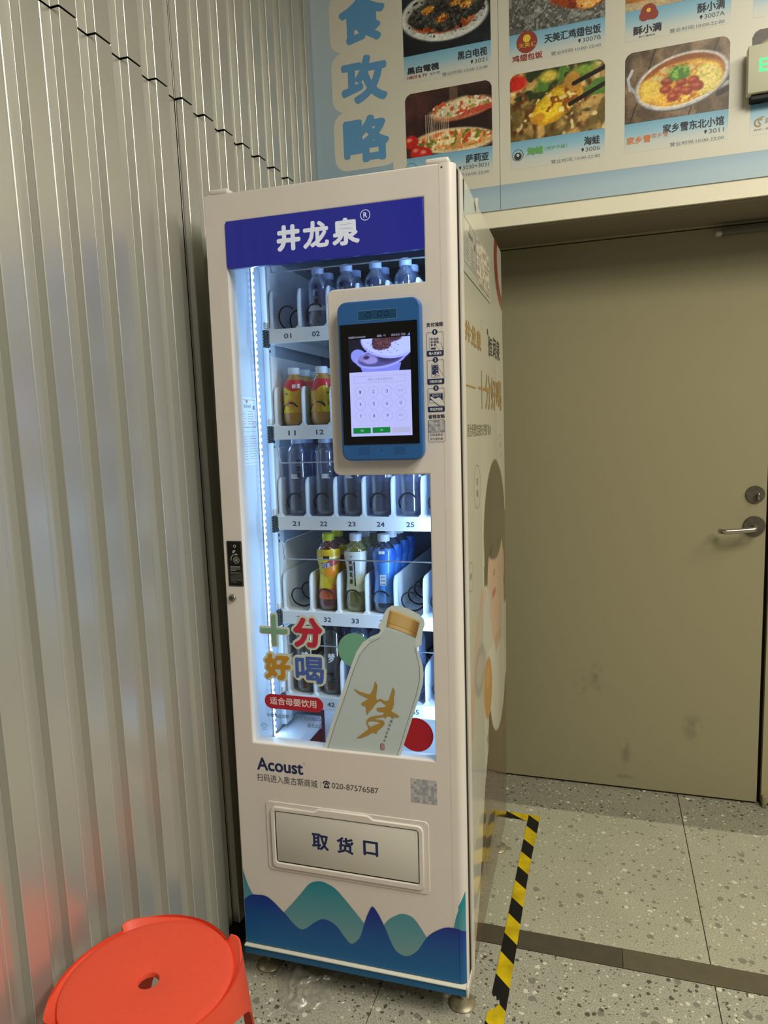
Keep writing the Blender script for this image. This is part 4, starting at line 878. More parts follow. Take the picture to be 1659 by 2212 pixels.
# ---- lettering low on the door
Flat().text('Acoust', .0590, .1815, .5735, .6065, bold=.0010, nb=6, res=6).build('maker_lettering', M['navy'], PF(0), vm, .0005)
Flat().ring(.1850, .6035, .0018, .0004).text('扫码进入奥古斯商城', .0575, .2172, .5445, .5645).rect(.2255, .2261, .5450, .5630).text('020-87576587', .2538, .3700, .5495, .5635).build('shop_lettering', mat('grey_lettering', (84, 86, 90), .5), PF(0), vm, .0005)
Flat().stroke([(.2325, .5585, .0035), (.2345, .5630, .003), (.2405, .5645, .003), (.2460, .5630, .003), (.2482, .5585, .0035)]).poly([(.2385, .5615), (.2425, .5615), (.2475, .5500), (.2475, .5478), (.2335, .5478), (.2335, .5500)]).build('telephone_mark', M['ink'], PF(0), vm, .0006)
Flat().disc(.2405, .5540, .0028, 16).build('telephone_dial', M['cream'], PF(0), vm, .0010)

# ---- delivery hatch
hat = curve_solid('hatch_surround', [rrect(.0772, .4885, .3155, .4962, .012, 5)], PF(-.0020), .004, .0012, M['cream'], vm)
ring = [(.0905, .4720), (.0945, .4795), (.1010, .4850), (.2060, .4850), (.2180, .4935), (.3430, .4935), (.3555, .4850), (.4640, .4850), (.4720, .4810), (.4760, .4730), (.4760, .3350), (.4720, .3290), (.4650, .3255), (.1020, .3255), (.0950, .3290), (.0905, .3350)]
hole = rrect(.1010, .4645, .3395, .4745, .006, 4)
curve_solid('hatch_ridge', [ring, hole], PF(-.0065), .008, .0022, M['cream'], hat)
Flat().rect(.1000, .4660, .3385, .4755).build('hatch_gap', M['dark_gap'], PF(-.0022), hat)
fp = MB().bbox(.1040, .4628, -.0048, -.0022, .3435, .4725, r=.0009).build('hatch_flap', mat('flap_cream', (206, 202, 194), .3), hat, True, 35)
for t_, a_, b_ in (('取', .1980, .2415), ('货', .2620, .3045), ('口', .3290, .3660)): Flat().text(t_, a_, b_, .3890 if t_ != '口' else .3935, .4310, bold=.0014, nb=6).build('hatch_character', M['navy'], PF(-.0050), hat)

# ---- mountain graphics
def spl(pts): return [(a, b) for a, b, _ in catmull([(a, b, 0) for a, b in pts], 6)]
m_teal = ramp_mat('mountain_teal', [(0, (122, 158, 160)), (.35, (96, 150, 162)), (1, (30, 132, 150))], 'Z', .145, .305, .35)
m_blue = ramp_mat('mountain_blue', [(0, (20, 100, 156)), (.45, (20, 84, 152)), (.85, (24, 48, 140)), (1, (28, 40, 130))], 'Z', .104, .262, .35)
t1 = [(.0030, .104), (.0030, .304)] + spl([(.0058, .2925), (.0180, .256), (.0309, .2337)]) + [(.10, .20)] + spl([(.1096, .2015), (.1350, .2310), (.1601, .2623), (.1850, .2930), (.2110, .3035), (.2360, .2990), (.2584, .2853), (.2984, .2416), (.3210, .2155)]) + [(.3330, .19), (.33, .104)]
t2 = [(.36, .104), (.3680, .2100)] + spl([(.3724, .2178), (.3850, .2340), (.3973, .2440), (.4204, .2553), (.4484, .2474), (.4776, .2057)]) + [(.49, .19), (.49, .104)]
t3 = [(.535, .104)] + spl([(.5420, .2380), (.5470, .2640), (.5538, .2866), (.5640, .3130), (.5725, .3290)]) + [(.5730, .104)]
gfx = Flat().poly(t1).poly(t2).poly(t3[:-2] + [(.5542, .30), (.5542, .104)] if False else [p for p in t3 if p[0] < .556] + [(.556, .292), (.556, .104)]).build('teal_mountains', m_teal, PF(0), vm, .0005)
bl = [(.0030, .1040)] + spl([(.0030, .2200), (.0200, .2345), (.0389, .2389), (.0709, .2369), (.1134, .2019), (.1350, .1790), (.1555, .1662), (.1740, .1740), (.1939, .1918), (.2189, .2051), (.2488, .1947), (.2700, .1690), (.2860, .1530), (.3000, .1600), (.3139, .1801), (.3250, .2170), (.3335, .2400), (.3448, .2607), (.3571, .2486), (.3735, .2168), (.3950, .1657), (.4100, .1510), (.4265, .1479), (.4420, .1560), (.4577, .1721), (.4810, .2099), (.5092, .2329), (.5313, .2418), (.5555, .2415)]) + [(.5560, .1040)]
Flat().poly(bl).build('blue_mountains', m_blue, PF(0), vm, .0010)
# their continuation round the rounded stile
v = []; f = []; ts = np.linspace(0, PI / 2 * .55, 7)
def stile_strip(name, mt, ztop0, ztop1, d):
    v = []; f = []; pts = [(.556, 0.0)] + [(W - .020 + (.020 + d) * math.sin(t), .020 - (.020 + d) * math.cos(t)) for t in ts]
    for i, (x, y) in enumerate(pts):
        k = i / (len(pts) - 1); v += [(x, y - (d if i == 0 else 0), .104), (x, y - (d if i == 0 else 0), ztop0 + (ztop1 - ztop0) * k)]
    for i in range(len(pts) - 1): f.append((2 * i, 2 * i + 2, 2 * i + 3, 2 * i + 1))
    mesh_obj(name, v, f, mt, vm, True)
stile_strip('teal_mountains', m_teal, .292, .335, .0005); stile_strip('blue_mountains', m_blue, .2415, .235, .0010)

# ---- printed right side
SW, SH = .7210, 1.8520
sp = Paint(SW, SH, 120).fill((205, 202, 184))
def q(y, z): return ((y - .049) / SW, (z - .077) / SW)
def se(y, z, ry, rz, c, soft=.004, rot=0, wob=0, seed=0, op=1.0): a, b = q(y, z); sp.ell(a, b, ry / SW, rz / SW, c, soft / SW, rot, wob, seed, op)
def spo(pts, c, op=1.0): sp.poly([q(*p) for p in pts], c, op)
spo([(.36, .62), (.48, .58), (.58, .56), (.78, .60), (.78, .07), (.04, .07), (.10, .12), (.18, .20), (.24, .32), (.30, .44), (.35, .52)], (92, 66, 46))
a, b = q(.6, .3); sp.mix(np.clip((vnoise(sp.U * 3, sp.V * 18, 4) - .5) * 1.2, 0, .35) * (sp.V < q(0, .56)[1]), (70, 50, 36))
se(.80, 1.88, .20, .13, (150, 62, 50)); se(.82, 1.89, .15, .105, (212, 200, 186))
se(.54, 1.10, .215, .20, (78, 70, 54)); spo([(.335, 1.12), (.32, .98), (.37, .97), (.40, 1.10)], (78, 70, 54)); spo([(.66, 1.15), (.765, 1.13), (.765, .84), (.70, .84)], (90, 78, 62))
se(.53, .965, .165, .155, (214, 178, 152)); se(.53, .86, .12, .10, (216, 180, 154)); se(.52, 1.09, .17, .07, (84, 74, 58)); se(.68, .97, .035, .05, (206, 166, 140))
se(.42, 1.055, .028, .013, (60, 44, 36)); se(.56, 1.06, .030, .014, (60, 44, 36)); se(.47, .985, .020, .010, (188, 140, 116)); se(.46, .93, .035, .012, (190, 110, 100))
spo([(.46, .80), (.62, .80), (.60, .72), (.50, .72)], (206, 168, 142))
se(.56, .63, .17, .13, (216, 212, 198)); spo([(.36, .78), (.44, .80), (.50, .70), (.66, .66), (.76, .72), (.77, .60), (.60, .54), (.40, .58)], (218, 214, 200))
spo([(.06, .70), (.12, .80), (.20, .92), (.28, .965), (.36, .93), (.30, .86), (.20, .80), (.13, .70), (.10, .55), (.06, .55)], (216, 184, 160)); se(.30, .94, .05, .035, (214, 180, 156)); se(.36, .91, .035, .05, (206, 198, 186))
spo([(.24, .92), (.42, .95), (.32, .70), (.22, .70), (.16, .80)], (196, 194, 184), .6); se(.24, .78, .09, .065, (178, 168, 160)); se(.24, .78, .06, .04, (196, 188, 178))
se(.355, .69, .055, .085, (196, 142, 76)); se(.355, .72, .03, .03, (206, 150, 84))
spo([(.05, .64), (.16, .66), (.30, .62), (.34, .52), (.30, .44), (.24, .34), (.20, .25), (.12, .22), (.05, .24)], (206, 202, 190)); sp.mix((abs(((sp.U - q(.2, 0)[0]) * 1.1 + (sp.V - q(0, .45)[1])) % .06) < .004) * (sp.V < q(0, .6)[1]) * (sp.U < q(.26, 0)[0]) * .25, (170, 168, 156))
se(.21, .36, .04, .09, (212, 206, 186))
def side_pt(a, b):
    y = .049 + a * SW; z = .077 + b * SH
    bulge = .010 * math.sin(PI * min(1, max(0, (a - .35) / .65)) ) * math.sin(PI * min(1, max(0, (b) / .75))) + .006 * max(0, a - .8) / .2 * math.sin(PI * b)
    return (W + .0012 + bulge, y, z)
m_side = vcol_mat('side_print', .2, coat=.55)
MB().box(W, W + .0019, .0495, .086, .078, H - .001).build('flange', M['cream'], vm)
side = sp.build('side_graphic', m_side, side_pt, vm)
Mg = mat('gold_ink', (158, 128, 78), .4)
def onside(fl, name, mt, d):
    vv = []
    for (a, b), k in zip(fl.v, fl.lev):
        x, y, z = side_pt((a - .049) / SW, (b - .077) / SH); vv.append((x + d + k * 6e-6, y, z))
    return mesh_obj(name, vv, fl.f, mt, side)
fl = Flat().text('井', .088, .165, 1.585, 1.632, bold=.0022).text('龙', .170, .248, 1.583, 1.632, bold=.0020).text('泉', .252, .330, 1.582, 1.632, bold=.0020)
fl.rect(.089, .235, 1.4860, 1.4895).rect(.276, .385, 1.488, 1.4945).rect(.3265, .3345, 1.440, 1.538)
fl.text('分', .390, .498, 1.440, 1.535, bold=.0025).text('好', .505, .610, 1.441, 1.532, bold=.0025).text('喝', .617, .722, 1.443, 1.530, bold=.0025)
onside(fl, 'gold_lettering', Mg, .0006)
fl = Flat().ring(.338, 1.652, .012, .001).text('适合母婴饮用的天然矿泉水', .098, .483, 1.372, 1.402)
fl.ring(.232, 1.2490, .053, .0012, rb=.053).ring(.115, 1.0475, .036, .0010, rb=.034).ring(.680, 1.338, .028, .001, rb=.034)
fl.text('好', .222, .246, 1.252, 1.270).text('喝', .222, .246, 1.222, 1.240).text('天然', .102, .130, 1.040, 1.056).text('好', .672, .688, 1.33, 1.345)
onside(fl, 'grey_lettering', mat('side_ink', (108, 104, 88), .5), .0006)
fl = Flat()
fl.stroke([(.436, 1.640, .004), (.450, 1.652, .010), (.462, 1.630, .003)]).stroke([(.470, 1.640, .003), (.462, 1.600, .006), (.480, 1.585, .003)]).text('恒', .470, .545, 1.588, 1.640, bold=.001).text('润', .555, .625, 1.592, 1.648, bold=.001).text('泉', .632, .700, 1.590, 1.650, bold=.001)
onside(fl, 'brush_lettering', mat('brush_ink', (70, 66, 58), .5), .0006)
MB().add([(W + .0030, .086, 1.925), (W + .0030, .100, 1.925), (W + .0030, .0862, 1.80)], [(0, 1, 2)]).build('peel_gap_shadow', M['dark_gap'], side)  # flat dark sliver drawn in as the shadow behind the peeled film
MB().add([(W + .0032, .240, 1.9285), (W + .0090, .262, 1.936), (W + .0032, .300, 1.9285), (W + .0040, .268, 1.905)], [(0, 3, 1), (1, 3, 2)]).build('curled_corner', M['cream_side'], side)
# licence sheet and tan patch on the side
cs = MB().box(W + .0022, W + .0030, .077, .512, 1.731, 1.856).build('certificate_sheet', mat('sheet_film', (206, 206, 192), .2, coat=.5), vm)
fl = Flat().frame(.086, .252, 1.752, 1.850, .0012).frame(.090, .248, 1.756, 1.846, .0005).text('营业执照', .145, .205, 1.818, 1.830, bold=.0006).rect(.225, .240, 1.806, 1.820)
for k in range(7): fl.rect(.098, .150, 1.808 - .007 * k, 1.8092 - .007 * k).rect(.175, .215, 1.802 - .007 * k, 1.8032 - .007 * k)
fl.ring(.225, 1.770, .011, .001).text('请扫描下方二维码', .300, .480, 1.740, 1.746)
fl.build('fine_print', mat('cert_ink', (96, 96, 84), .5), PX(W + .0031), cs)
Flat().disc(.168, 1.840, .006).build('seal', m_pink, PX(W + .0033), cs)
mosaic(.262, .480, 1.750, 1.848, 9, 14, 21, (150, 136, 112), (204, 200, 184), 'tan_patch', PX(W + .0031), cs, .0002)

M['foot'] = mat('dusty_foot', (158, 150, 124), .4, metal=.45, noise=(70, .35))
# ---- adjustable feet (base plates on the floor)
for (fx, fy) in ((.034, .055), (W - .026, .055), (.034, .672), (W - .020, .690)):
    p = world(fx, fy, .0765); h = p.z
    o = MB().lathe([(.0315, 0), (.0325, .003), (.030, .006), (.020, .010), (.012, .012), (.0062, .014), (.0062, h)], 30, (0, 0, 0)).build('levelling_foot', M['foot'], None, True, 40)
    o.parent = vm; loc = MM.inverted() @ Vector((p.x, p.y, 0.0005)); o.location = loc; o.rotation_euler = MM.inverted().to_euler()

# ------------------------------------------------------------------ bottles
def prof_r(prof, z):
    for (r0, z0), (r1, z1) in zip(prof[:-1], prof[1:]):
        if z0 <= z <= z1: return r0 + (r1 - r0) * ((z - z0) / max(z1 - z0, 1e-6))
    return prof[-1][0]
def wrap_paint(p, name, m, prof, z0, z1, a0, a1, par, d=.0004, label=None):
    def pl(u, v):
        z = z0 + v * (z1 - z0); r = prof_r(prof, z) + d; t = math.radians(a0 + u * (a1 - a0)); return (r * math.sin(t), -r * math.cos(t), z)
    o = p.build(name, m, pl, par, label=label); o.data.polygons.foreach_set('use_smooth', [True] * len(o.data.polygons)); return o
def wrap_text(fl, name, m, prof, par, d=.0009):
    vv = []
    for (u, z), k in zip(fl.v, fl.lev):
        r = prof_r(prof, z) + d + k * 6e-6; t = u / r; vv.append((r * math.sin(t), -r * math.cos(t), z))
    return mesh_obj(name, vv, fl.f, m, par)
def cap_mesh(r, h, z, n=40):
    m = MB(); v = []; f = []; seg = n
    rows = [(r * .97, z), (r, z + .0015), (r, z + h * .82), (r * .96, z + h * .95), (r * .86, z + h), (.0003, z + h)]
    return m.lathe(rows, seg)
m_label = vcol_mat('label_print', .28, coat=.4)
m_water = clear_mat('clear_pet_water', (206, 214, 236), .12, .06, .6, body=.10, body_rgb=(170, 186, 222))
m_dark = clear_mat('smoky_pet', (140, 130, 128), .10, .06, .55, body=.10, body_rgb=(120, 104, 98))
m_juice = clear_mat('orange_liquid', (214, 178, 80), .08, .05, .5, body=.75, body_rgb=(206, 150, 40))
m_redtea = clear_mat('dark_red_tea', (120, 50, 44), .08, .05, .5, body=.6, body_rgb=(110, 48, 40))
m_jas = clear_mat('jasmine_tea', (222, 220, 150), .08, .05, .5, body=.25, body_rgb=(190, 186, 110))
m_bluel = clear_mat('blue_bottle', (60, 84, 150), .08, .05, .5, body=.5, body_rgb=(40, 56, 96))
m_capw = mat('white_cap', (214, 222, 236), .4); m_capb = mat('bluish_cap', (176, 194, 232), .35); m_capy = mat('lime_yellow_cap', (196, 200, 50), .4); m_capg = mat('gold_bottle_cap', (176, 150, 100), .35, metal=.4)
m_brush = mat('brush_black', (24, 26, 36), .5); m_white_ink = mat('white_ink', (222, 222, 226), .5)
P_small = [(.0002, .001), (.0215, .001), (.0250, .004), (.0268, .012), (.0272, .030), (.0260, .036), (.0266, .060), (.0262, .085), (.0268, .096), (.0250, .106), (.0200, .115), (.0145, .122), (.0130, .127), (.0130, .134)]
P_tall = [(.0002, .001), (.0215, .001), (.0252, .004), (.0268, .014), (.0270, .040), (.0255, .048), (.0262, .080), (.0262, .120), (.0268, .150), (.0262, .158), (.0225, .168), (.0160, .175), (.0140, .180), (.0140, .188)]
P_juice = [(.0002, .001), (.0200, .001), (.0250, .004), (.0285, .014), (.0292, .030), (.0280, .050), (.0278, .072), (.0285, .090), (.0262, .102), (.0205, .114), (.0150, .121), (.0135, .125), (.0135, .132)]
P_tea = [(.0002, .001), (.0225, .001), (.0262, .004), (.0285, .016), (.0285, .040), (.0262, .060), (.0240, .085), (.0252, .110), (.0290, .128), (.0300, .142), (.0278, .156), (.0215, .166), (.0155, .172), (.0145, .176), (.0145, .184)]
def make_bottle(name, prof, m, capm, cap_r, cap_z, cap_h):
    t = empty(name, (0, 0, -5)); body = MB().lathe(prof, 32).build('body', m, t, True, 60); cap_mesh(cap_r, cap_h, cap_z).build('cap', capm, t, True, 35); return t
def place(t, row, lane, depth, label, cat, group, first, dx=0.0, rz=0.0):
    x = X0 + LP * (lane - .5) + .0025 + dx; y = .1570 + .067 * depth; p = world(x, y, ZF[row] + .0008)
    if first: r = t
    else:
        r = t.copy(); COL.objects.link(r)
        for ch in list(t.children):
            c2 = ch.copy(); COL.objects.link(c2); c2.parent = r
            for g2 in ch.children: d2 = g2.copy(); COL.objects.link(d2); d2.parent = c2
    r.location = p; r.rotation_euler = (MM @ Euler((0, 0, rz)).to_matrix()).to_euler('XYZ'); r['label'] = label; r['category'] = cat; r['group'] = group
    return r
ORD = ['first', 'second', 'third', 'fourth', 'fifth', 'sixth']
SHELF = ['top', 'second', 'third', 'fourth', 'bottom']
def desc(what, row, lane, dep):
    return '%s, %s in the %s slot of the %s shelf' % (what, 'foremost' if dep == 0 else ORD[dep] + ' back', ORD[lane - 1], SHELF[row])
# small water bottles, top shelf
b = make_bottle('water_bottle', P_small, m_water, m_capb, .0148, .1275, .0165)
fl = Flat()
for i, ch in enumerate('井龙泉'): fl.text(ch, -.0052 + .004, .0052 + .004, .088 - .016 * i, .1005 - .016 * i, bold=.0004, nb=4)
wrap_text(fl, 'lettering', m_brush, P_small, b, .0006)
Flat_lbl = Paint(1, .35, 30).fill((196, 206, 226)); wrap_paint(Flat_lbl, 'label', m_label, P_small, .040, .052, -50, 60, b)
first = True
for lane in range(2, 7):
    for dep in (0, 1):
        place(b, 0, lane, dep, desc('small clear water bottle', 0, lane, dep), 'bottle', 'small water bottles on the top shelf', first, rz=math.radians((lane * 53 + dep * 97) % 70 - 35)); first = False
# tall water bottles, third shelf
b = make_bottle('water_bottle', P_tall, m_water, m_capb, .0155, .1795, .0175)
fl = Flat()
for i, ch in enumerate('井龙泉'): fl.text(ch, .006, .018, .128 - .017 * i, .142 - .017 * i, bold=.0005, nb=4)
wrap_text(fl, 'lettering', m_brush, P_tall, b, .0006)
bc = Paint(1, .7, 40).fill((214, 220, 230)); bc.mix((np.sin(bc.U * 95 + 3 * np.sin(bc.U * 30)) > .3) * (bc.V > .15) * .8, (110, 118, 136)); wrap_paint(bc, 'barcode', m_label, P_tall, .093, .104, -22, 22, b)
wrap_paint(Paint(1, .3, 20).fill((170, 184, 214)), 'label', m_label, P_tall, .080, .090, 60, 150, b)
first = True
for lane in range(1, 7):
    for dep in (0, 1):
        place(b, 2, lane, dep, desc('tall clear water bottle', 2, lane, dep), 'bottle', 'tall water bottles on the third shelf', first, rz=math.radians((0, 22, -8, 70, 80, 50)[lane - 1] + dep * 120)); first = False
place(b, 3, 6, 0, 'clear bottle standing in the slot at the right end of the fourth shelf', 'bottle', 'drinks on the fourth shelf', False, rz=1.5)
# juice
b = make_bottle('juice_bottle', P_juice, m_juice, m_capw, .0150, .1255, .0170)
p = Paint(1, .42, 150); p.fill((214, 164, 52)); p.mix(p.V > .30 + .03 * np.sin(p.U * 2 * PI * 3 + 1), (204, 44, 52)); p.mix((p.V < .30 + .03 * np.sin(p.U * 2 * PI * 3 + 1)) * np.clip((np.sin(p.U * 2 * PI * 3) - .1) * 3, 0, 1), (230, 208, 40))
for u0 in (.12, .45, .78): p.ell(u0 + .03, .10, .09, .085, (238, 196, 90), .006); p.ell(u0 + .03, .10, .08, .075, (226, 160, 60), .006); p.ell(u0 - .06, .045, .07, .05, (240, 222, 40), .01); p.ell(u0 - .02, .105, .02, .01, (60, 120, 70), .006, 30)
for u0 in (.08, .42, .75): p.ell(u0, .24, .03, .012, (120, 110, 50), .006, 0, .6, 4)
wrap_paint(p, 'label', m_label, P_juice, .032, .112, -180, 180, b)
fl = Flat().text('鲜', .002, .012, .090, .101, bold=.0004).text('果', .0135, .0225, .090, .101, bold=.0004); wrap_text(fl, 'lettering', m_white_ink, P_juice, b)
first = True
for lane, n_ in ((1, 3), (2, 2)):
    for dep in range(n_):
        place(b, 1, lane, dep, desc('red-topped juice bottle', 1, lane, dep), 'bottle', 'juice bottles on the second shelf', first, rz=math.radians(lane * 75 - 70 + dep * 40)); first = False
# iced tea
b = make_bottle('tea_bottle', P_tea, m_redtea, m_capy, .0150, .1765, .0180)
p = Paint(1, .75, 150).fill((226, 206, 40)); p.mix(np.clip((vnoise(p.U * 6, p.V * 6, 5) - .45) * 5, 0, 1), (206, 170, 40)); p.mix(p.V < .16, (196, 96, 66)); p.mix(np.clip((vnoise(p.U * 8, p.V * 8, 15) - .5) * 6, 0, 1) * (p.V < .22), (226, 130, 60)); p.ell(.42, .28, .10, .09, (226, 214, 70), .006); p.ell(.58, .42, .10, .09, (240, 150, 40), .01, 30); p.mix((abs(p.V - .62 - .06 * (p.U - .5)) < .012) * .9, (226, 220, 190)); p.ell(.62, .55, .12, .05, (160, 60, 60), .01, 10)
wrap_paint(p, 'label', m_label, P_tea, .030, .156, -180, 180, b)
fl = Flat().text('康师傅', -.004, .012, .132, .141, bold=.0003); wrap_text(fl, 'lettering', m_brush, P_tea, b)
fl = Flat().text('冰红茶', -.016, .014, .108, .124, bold=.0016, nb=6); wrap_text(fl, 'purple_lettering', mat('purple_ink', (86, 76, 150), .5), P_tea, b, .0006)
fl = Flat().text('冰红茶', -.015, .013, .109, .123, bold=.0003, nb=4); wrap_text(fl, 'lettering', m_white_ink, P_tea, b, .0010)
for dep in (0, 1): place(b, 3, 2, dep, desc('yellow capped tea bottle', 3, 2, dep), 'bottle', 'drinks on the fourth shelf', dep == 0, rz=0)
# jasmine tea
b = make_bottle('tea_bottle', P_tea, m_jas, m_capw, .0150, .1765, .0180)
p = Paint(1, .75, 120).fill((206, 212, 216)); p.mix(np.clip(p.U * 0 + (.34 - p.V) * 6, 0, .8), (190, 194, 150)); p.mix(np.clip((vnoise(p.U * 12, p.V * 12, 9) - .5) * 6, 0, .7) * (p.V < .3), (226, 226, 186))
wrap_paint(p, 'label', m_label, P_tea, .052, .152, -180, 180, b)
fl = Flat()
for i, ch in enumerate('茉莉花茶'): fl.text(ch, -.012, -.001, .120 - .0165 * i, .133 - .0165 * i, bold=.0004)
fl.rect(.003, .006, .066, .128); fl.text('统一', -.006, .006, .138, .143); wrap_text(fl, 'lettering', m_brush, P_tea, b)
for dep in (0, 1, 2): place(b, 3, 3, dep, desc('pale jasmine tea bottle', 3, 3, dep), 'bottle', 'drinks on the fourth shelf', dep == 0, rz=0)
# blue sports drink
b = make_bottle('sports_drink_bottle', P_tea, m_bluel, m_capw, .0150, .1765, .0180)
p = Paint(1, .75, 120).fill((44, 96, 190)); p.mix(np.clip(np.sin(p.U * 2 * PI * 2 + .6) * .8, 0, 1), (84, 160, 224)); p.mix((p.V > .56) * .6, (30, 74, 170)); p.mix(p.V < .12, (90, 120, 170)); p.mix(np.clip((vnoise(p.U * 10, p.V * 4, 5) - .55) * 5, 0, .5), (120, 180, 236))
wrap_paint(p, 'label', m_label, P_tea, .026, .160, -180, 180, b)
bc = Paint(1, 1.2, 40).fill((214, 220, 230)); bc.mix((np.sin(bc.V * 75 + 3 * np.sin(bc.V * 30)) > 0) * (bc.U > .1) * (bc.U < .9) * .8, (84, 96, 130)); wrap_paint(bc, 'barcode', m_label, P_tea, .070, .096, -12, 24, b, .0008)
fl = Flat().text('脉动', -.006, .010, .148, .156, bold=.0006); fl.frame(-.009, .013, .122, .133, .0006); wrap_text(fl, 'lettering', m_white_ink, P_tea, b)
for dep in range(4): place(b, 3, 4, dep, desc('blue sports drink bottle', 3, 4, dep), 'bottle', 'drinks on the fourth shelf', dep == 0, rz=0)
# dark bottles, bottom shelf
b = make_bottle('smoky_bottle', P_tall, m_dark, mat('smoky_cap', (96, 90, 92), .4), .0155, .1795, .0175)
fl = Flat().text('梦', -.009, .010, .085, .110, bold=.0006); wrap_text(fl, 'lettering', m_white_ink, P_tall, b, .0006)
first = True
for lane in (1, 2):
    for dep in (0, 1): place(b, 4, lane, dep, desc('smoky dark bottle', 4, lane, dep), 'bottle', 'dark bottles on the bottom shelf', first, rz=.2); first = False
b = make_bottle('water_bottle', P_tall, m_water, m_capg, .0155, .1795, .0175); first = True
for lane in (3, 4, 5, 6): place(b, 4, lane, 0, desc('gold capped clear bottle', 4, lane, 0), 'bottle', 'gold capped bottles on the bottom shelf', first, rz=.4 * lane); first = False

# ------------------------------------------------------------------ red plastic stool
stool = tag(empty('plastic_stool', (.105, -.500, 0)), 'round orange-red plastic stool with a centre hole by the metal wall', 'stool')
m_red = mat('orange_red_plastic', (226, 80, 54), .45, spec=.45, noise=(120, .06))
SZ, SR = .448, .149
def seat():
    v = []; f = []; seg = 72
    rows = [(.0175, SZ - .012), (.0175, SZ - .006), (.0190, SZ - .0030), (.0215, SZ - .0022), (.06, SZ - .0005), (.11, SZ + .0002), (SR - .016, SZ), (SR - .006, SZ - .0004), (SR - .002, SZ - .002), (SR, SZ - .006), (SR, SZ - .030), (SR - .004, SZ - .030), (SR - .004, SZ - .010), (.06, SZ - .006), (.024, SZ - .007), (.0195, SZ - .012)]
    for r, z in rows:
        for k in range(seg): a = 2 * PI * k / seg; v.append((r * math.cos(a), r * math.sin(a), z))
    n = len(rows)
    for i in range(n):
        for k in range(seg): j = (i + 1) % n; f.append((i * seg + k, i * seg + (k + 1) % seg, j * seg + (k + 1) % seg, j * seg + k))
    o = mesh_obj('seat', v, [q[::-1] for q in f], m_red, stool, True); o.data.set_sharp_from_angle(angle=math.radians(40)); return o
seat()
def leg(theta):
    nu, nv = 26, 30; v = []; f = []
    def pt(u, vv, off):
        z = SZ + .0035 - vv * (SZ + .003)
        dz = SZ - z
        span = 90 if dz < .028 else (13 + 77 * math.exp(-(dz - .028) / .040))
        if dz > .028: span = max(span, 15 - 3 * dz / SZ)
        phi = u * span
        flare = .020 * max(0, 1 - phi / 88) ** 1.5 * min(1, .45 + .55 * phi / 5)
        rr = SR + .0015 + flare + dz * .085 + off
        ztop = SZ + .008 * max(0, 1 - phi / 30) - .0015 - .0 
        if vv == 0: z = ztop
        a = theta - math.radians(phi)
        return (rr * math.cos(a), rr * math.sin(a), max(z, .0005))
    vs = [0] + [(.004 + .996 * (k / (nv - 1)) ** 1.25) for k in range(nv)]
    for off in (0, -.0032):
        for b_ in vs:
            for a_ in range(nu + 1): v.append(pt(a_ / nu, b_, off))
    n = len(vs); w = nu + 1
    for s_ in (0, 1):
        for j in range(n - 1):
            for i in range(nu):
                q_ = (s_ * n * w + j * w + i, s_ * n * w + j * w + i + 1, s_ * n * w + (j + 1) * w + i + 1, s_ * n * w + (j + 1) * w + i); f.append(q_ if s_ else q_[::-1])
    o2 = n * w
    for i in range(nu): f.append((i, i + 1, o2 + i + 1, o2 + i)); b3 = (n - 1) * w + i; f.append((b3 + 1, b3, o2 + b3, o2 + b3 + 1))
    for j in range(n - 1): a3, b3 = j * w, (j + 1) * w; f.append((b3, a3, o2 + a3, o2 + b3)); a3 += nu; b3 += nu; f.append((a3, b3, o2 + b3, o2 + a3))
    # web closing the flared start against the seat rim
    k0 = len(v); v += [(SR * math.cos(theta), SR * math.sin(theta), SZ - .004), (SR * math.cos(theta), SR * math.sin(theta), SZ - .05)]
    f.append((0, k0, k0 + 1, min(8, n - 1) * w)); f.append((0, min(8, n - 1) * w, k0 + 1, k0))
    k0 = len(v)                          # lip that joins the panel's top edge to the seat rim
    for i in range(nu + 1):
        a = theta - math.radians(90 * i / nu); e_ = max(0, 1 - i / nu * 1.2); v.append(((SR - .001) * math.cos(a), (SR - .001) * math.sin(a), SZ - .004 - .006 * e_))
    for i in range(nu): f.append((o2 + i, k0 + i, k0 + i + 1, o2 + i + 1)[::-1])
    o = mesh_obj('leg', v, f, m_red, stool, True); o.data.set_sharp_from_angle(angle=math.radians(40)); return o
for th in (54, 144, 234, 324): leg(math.radians(th))

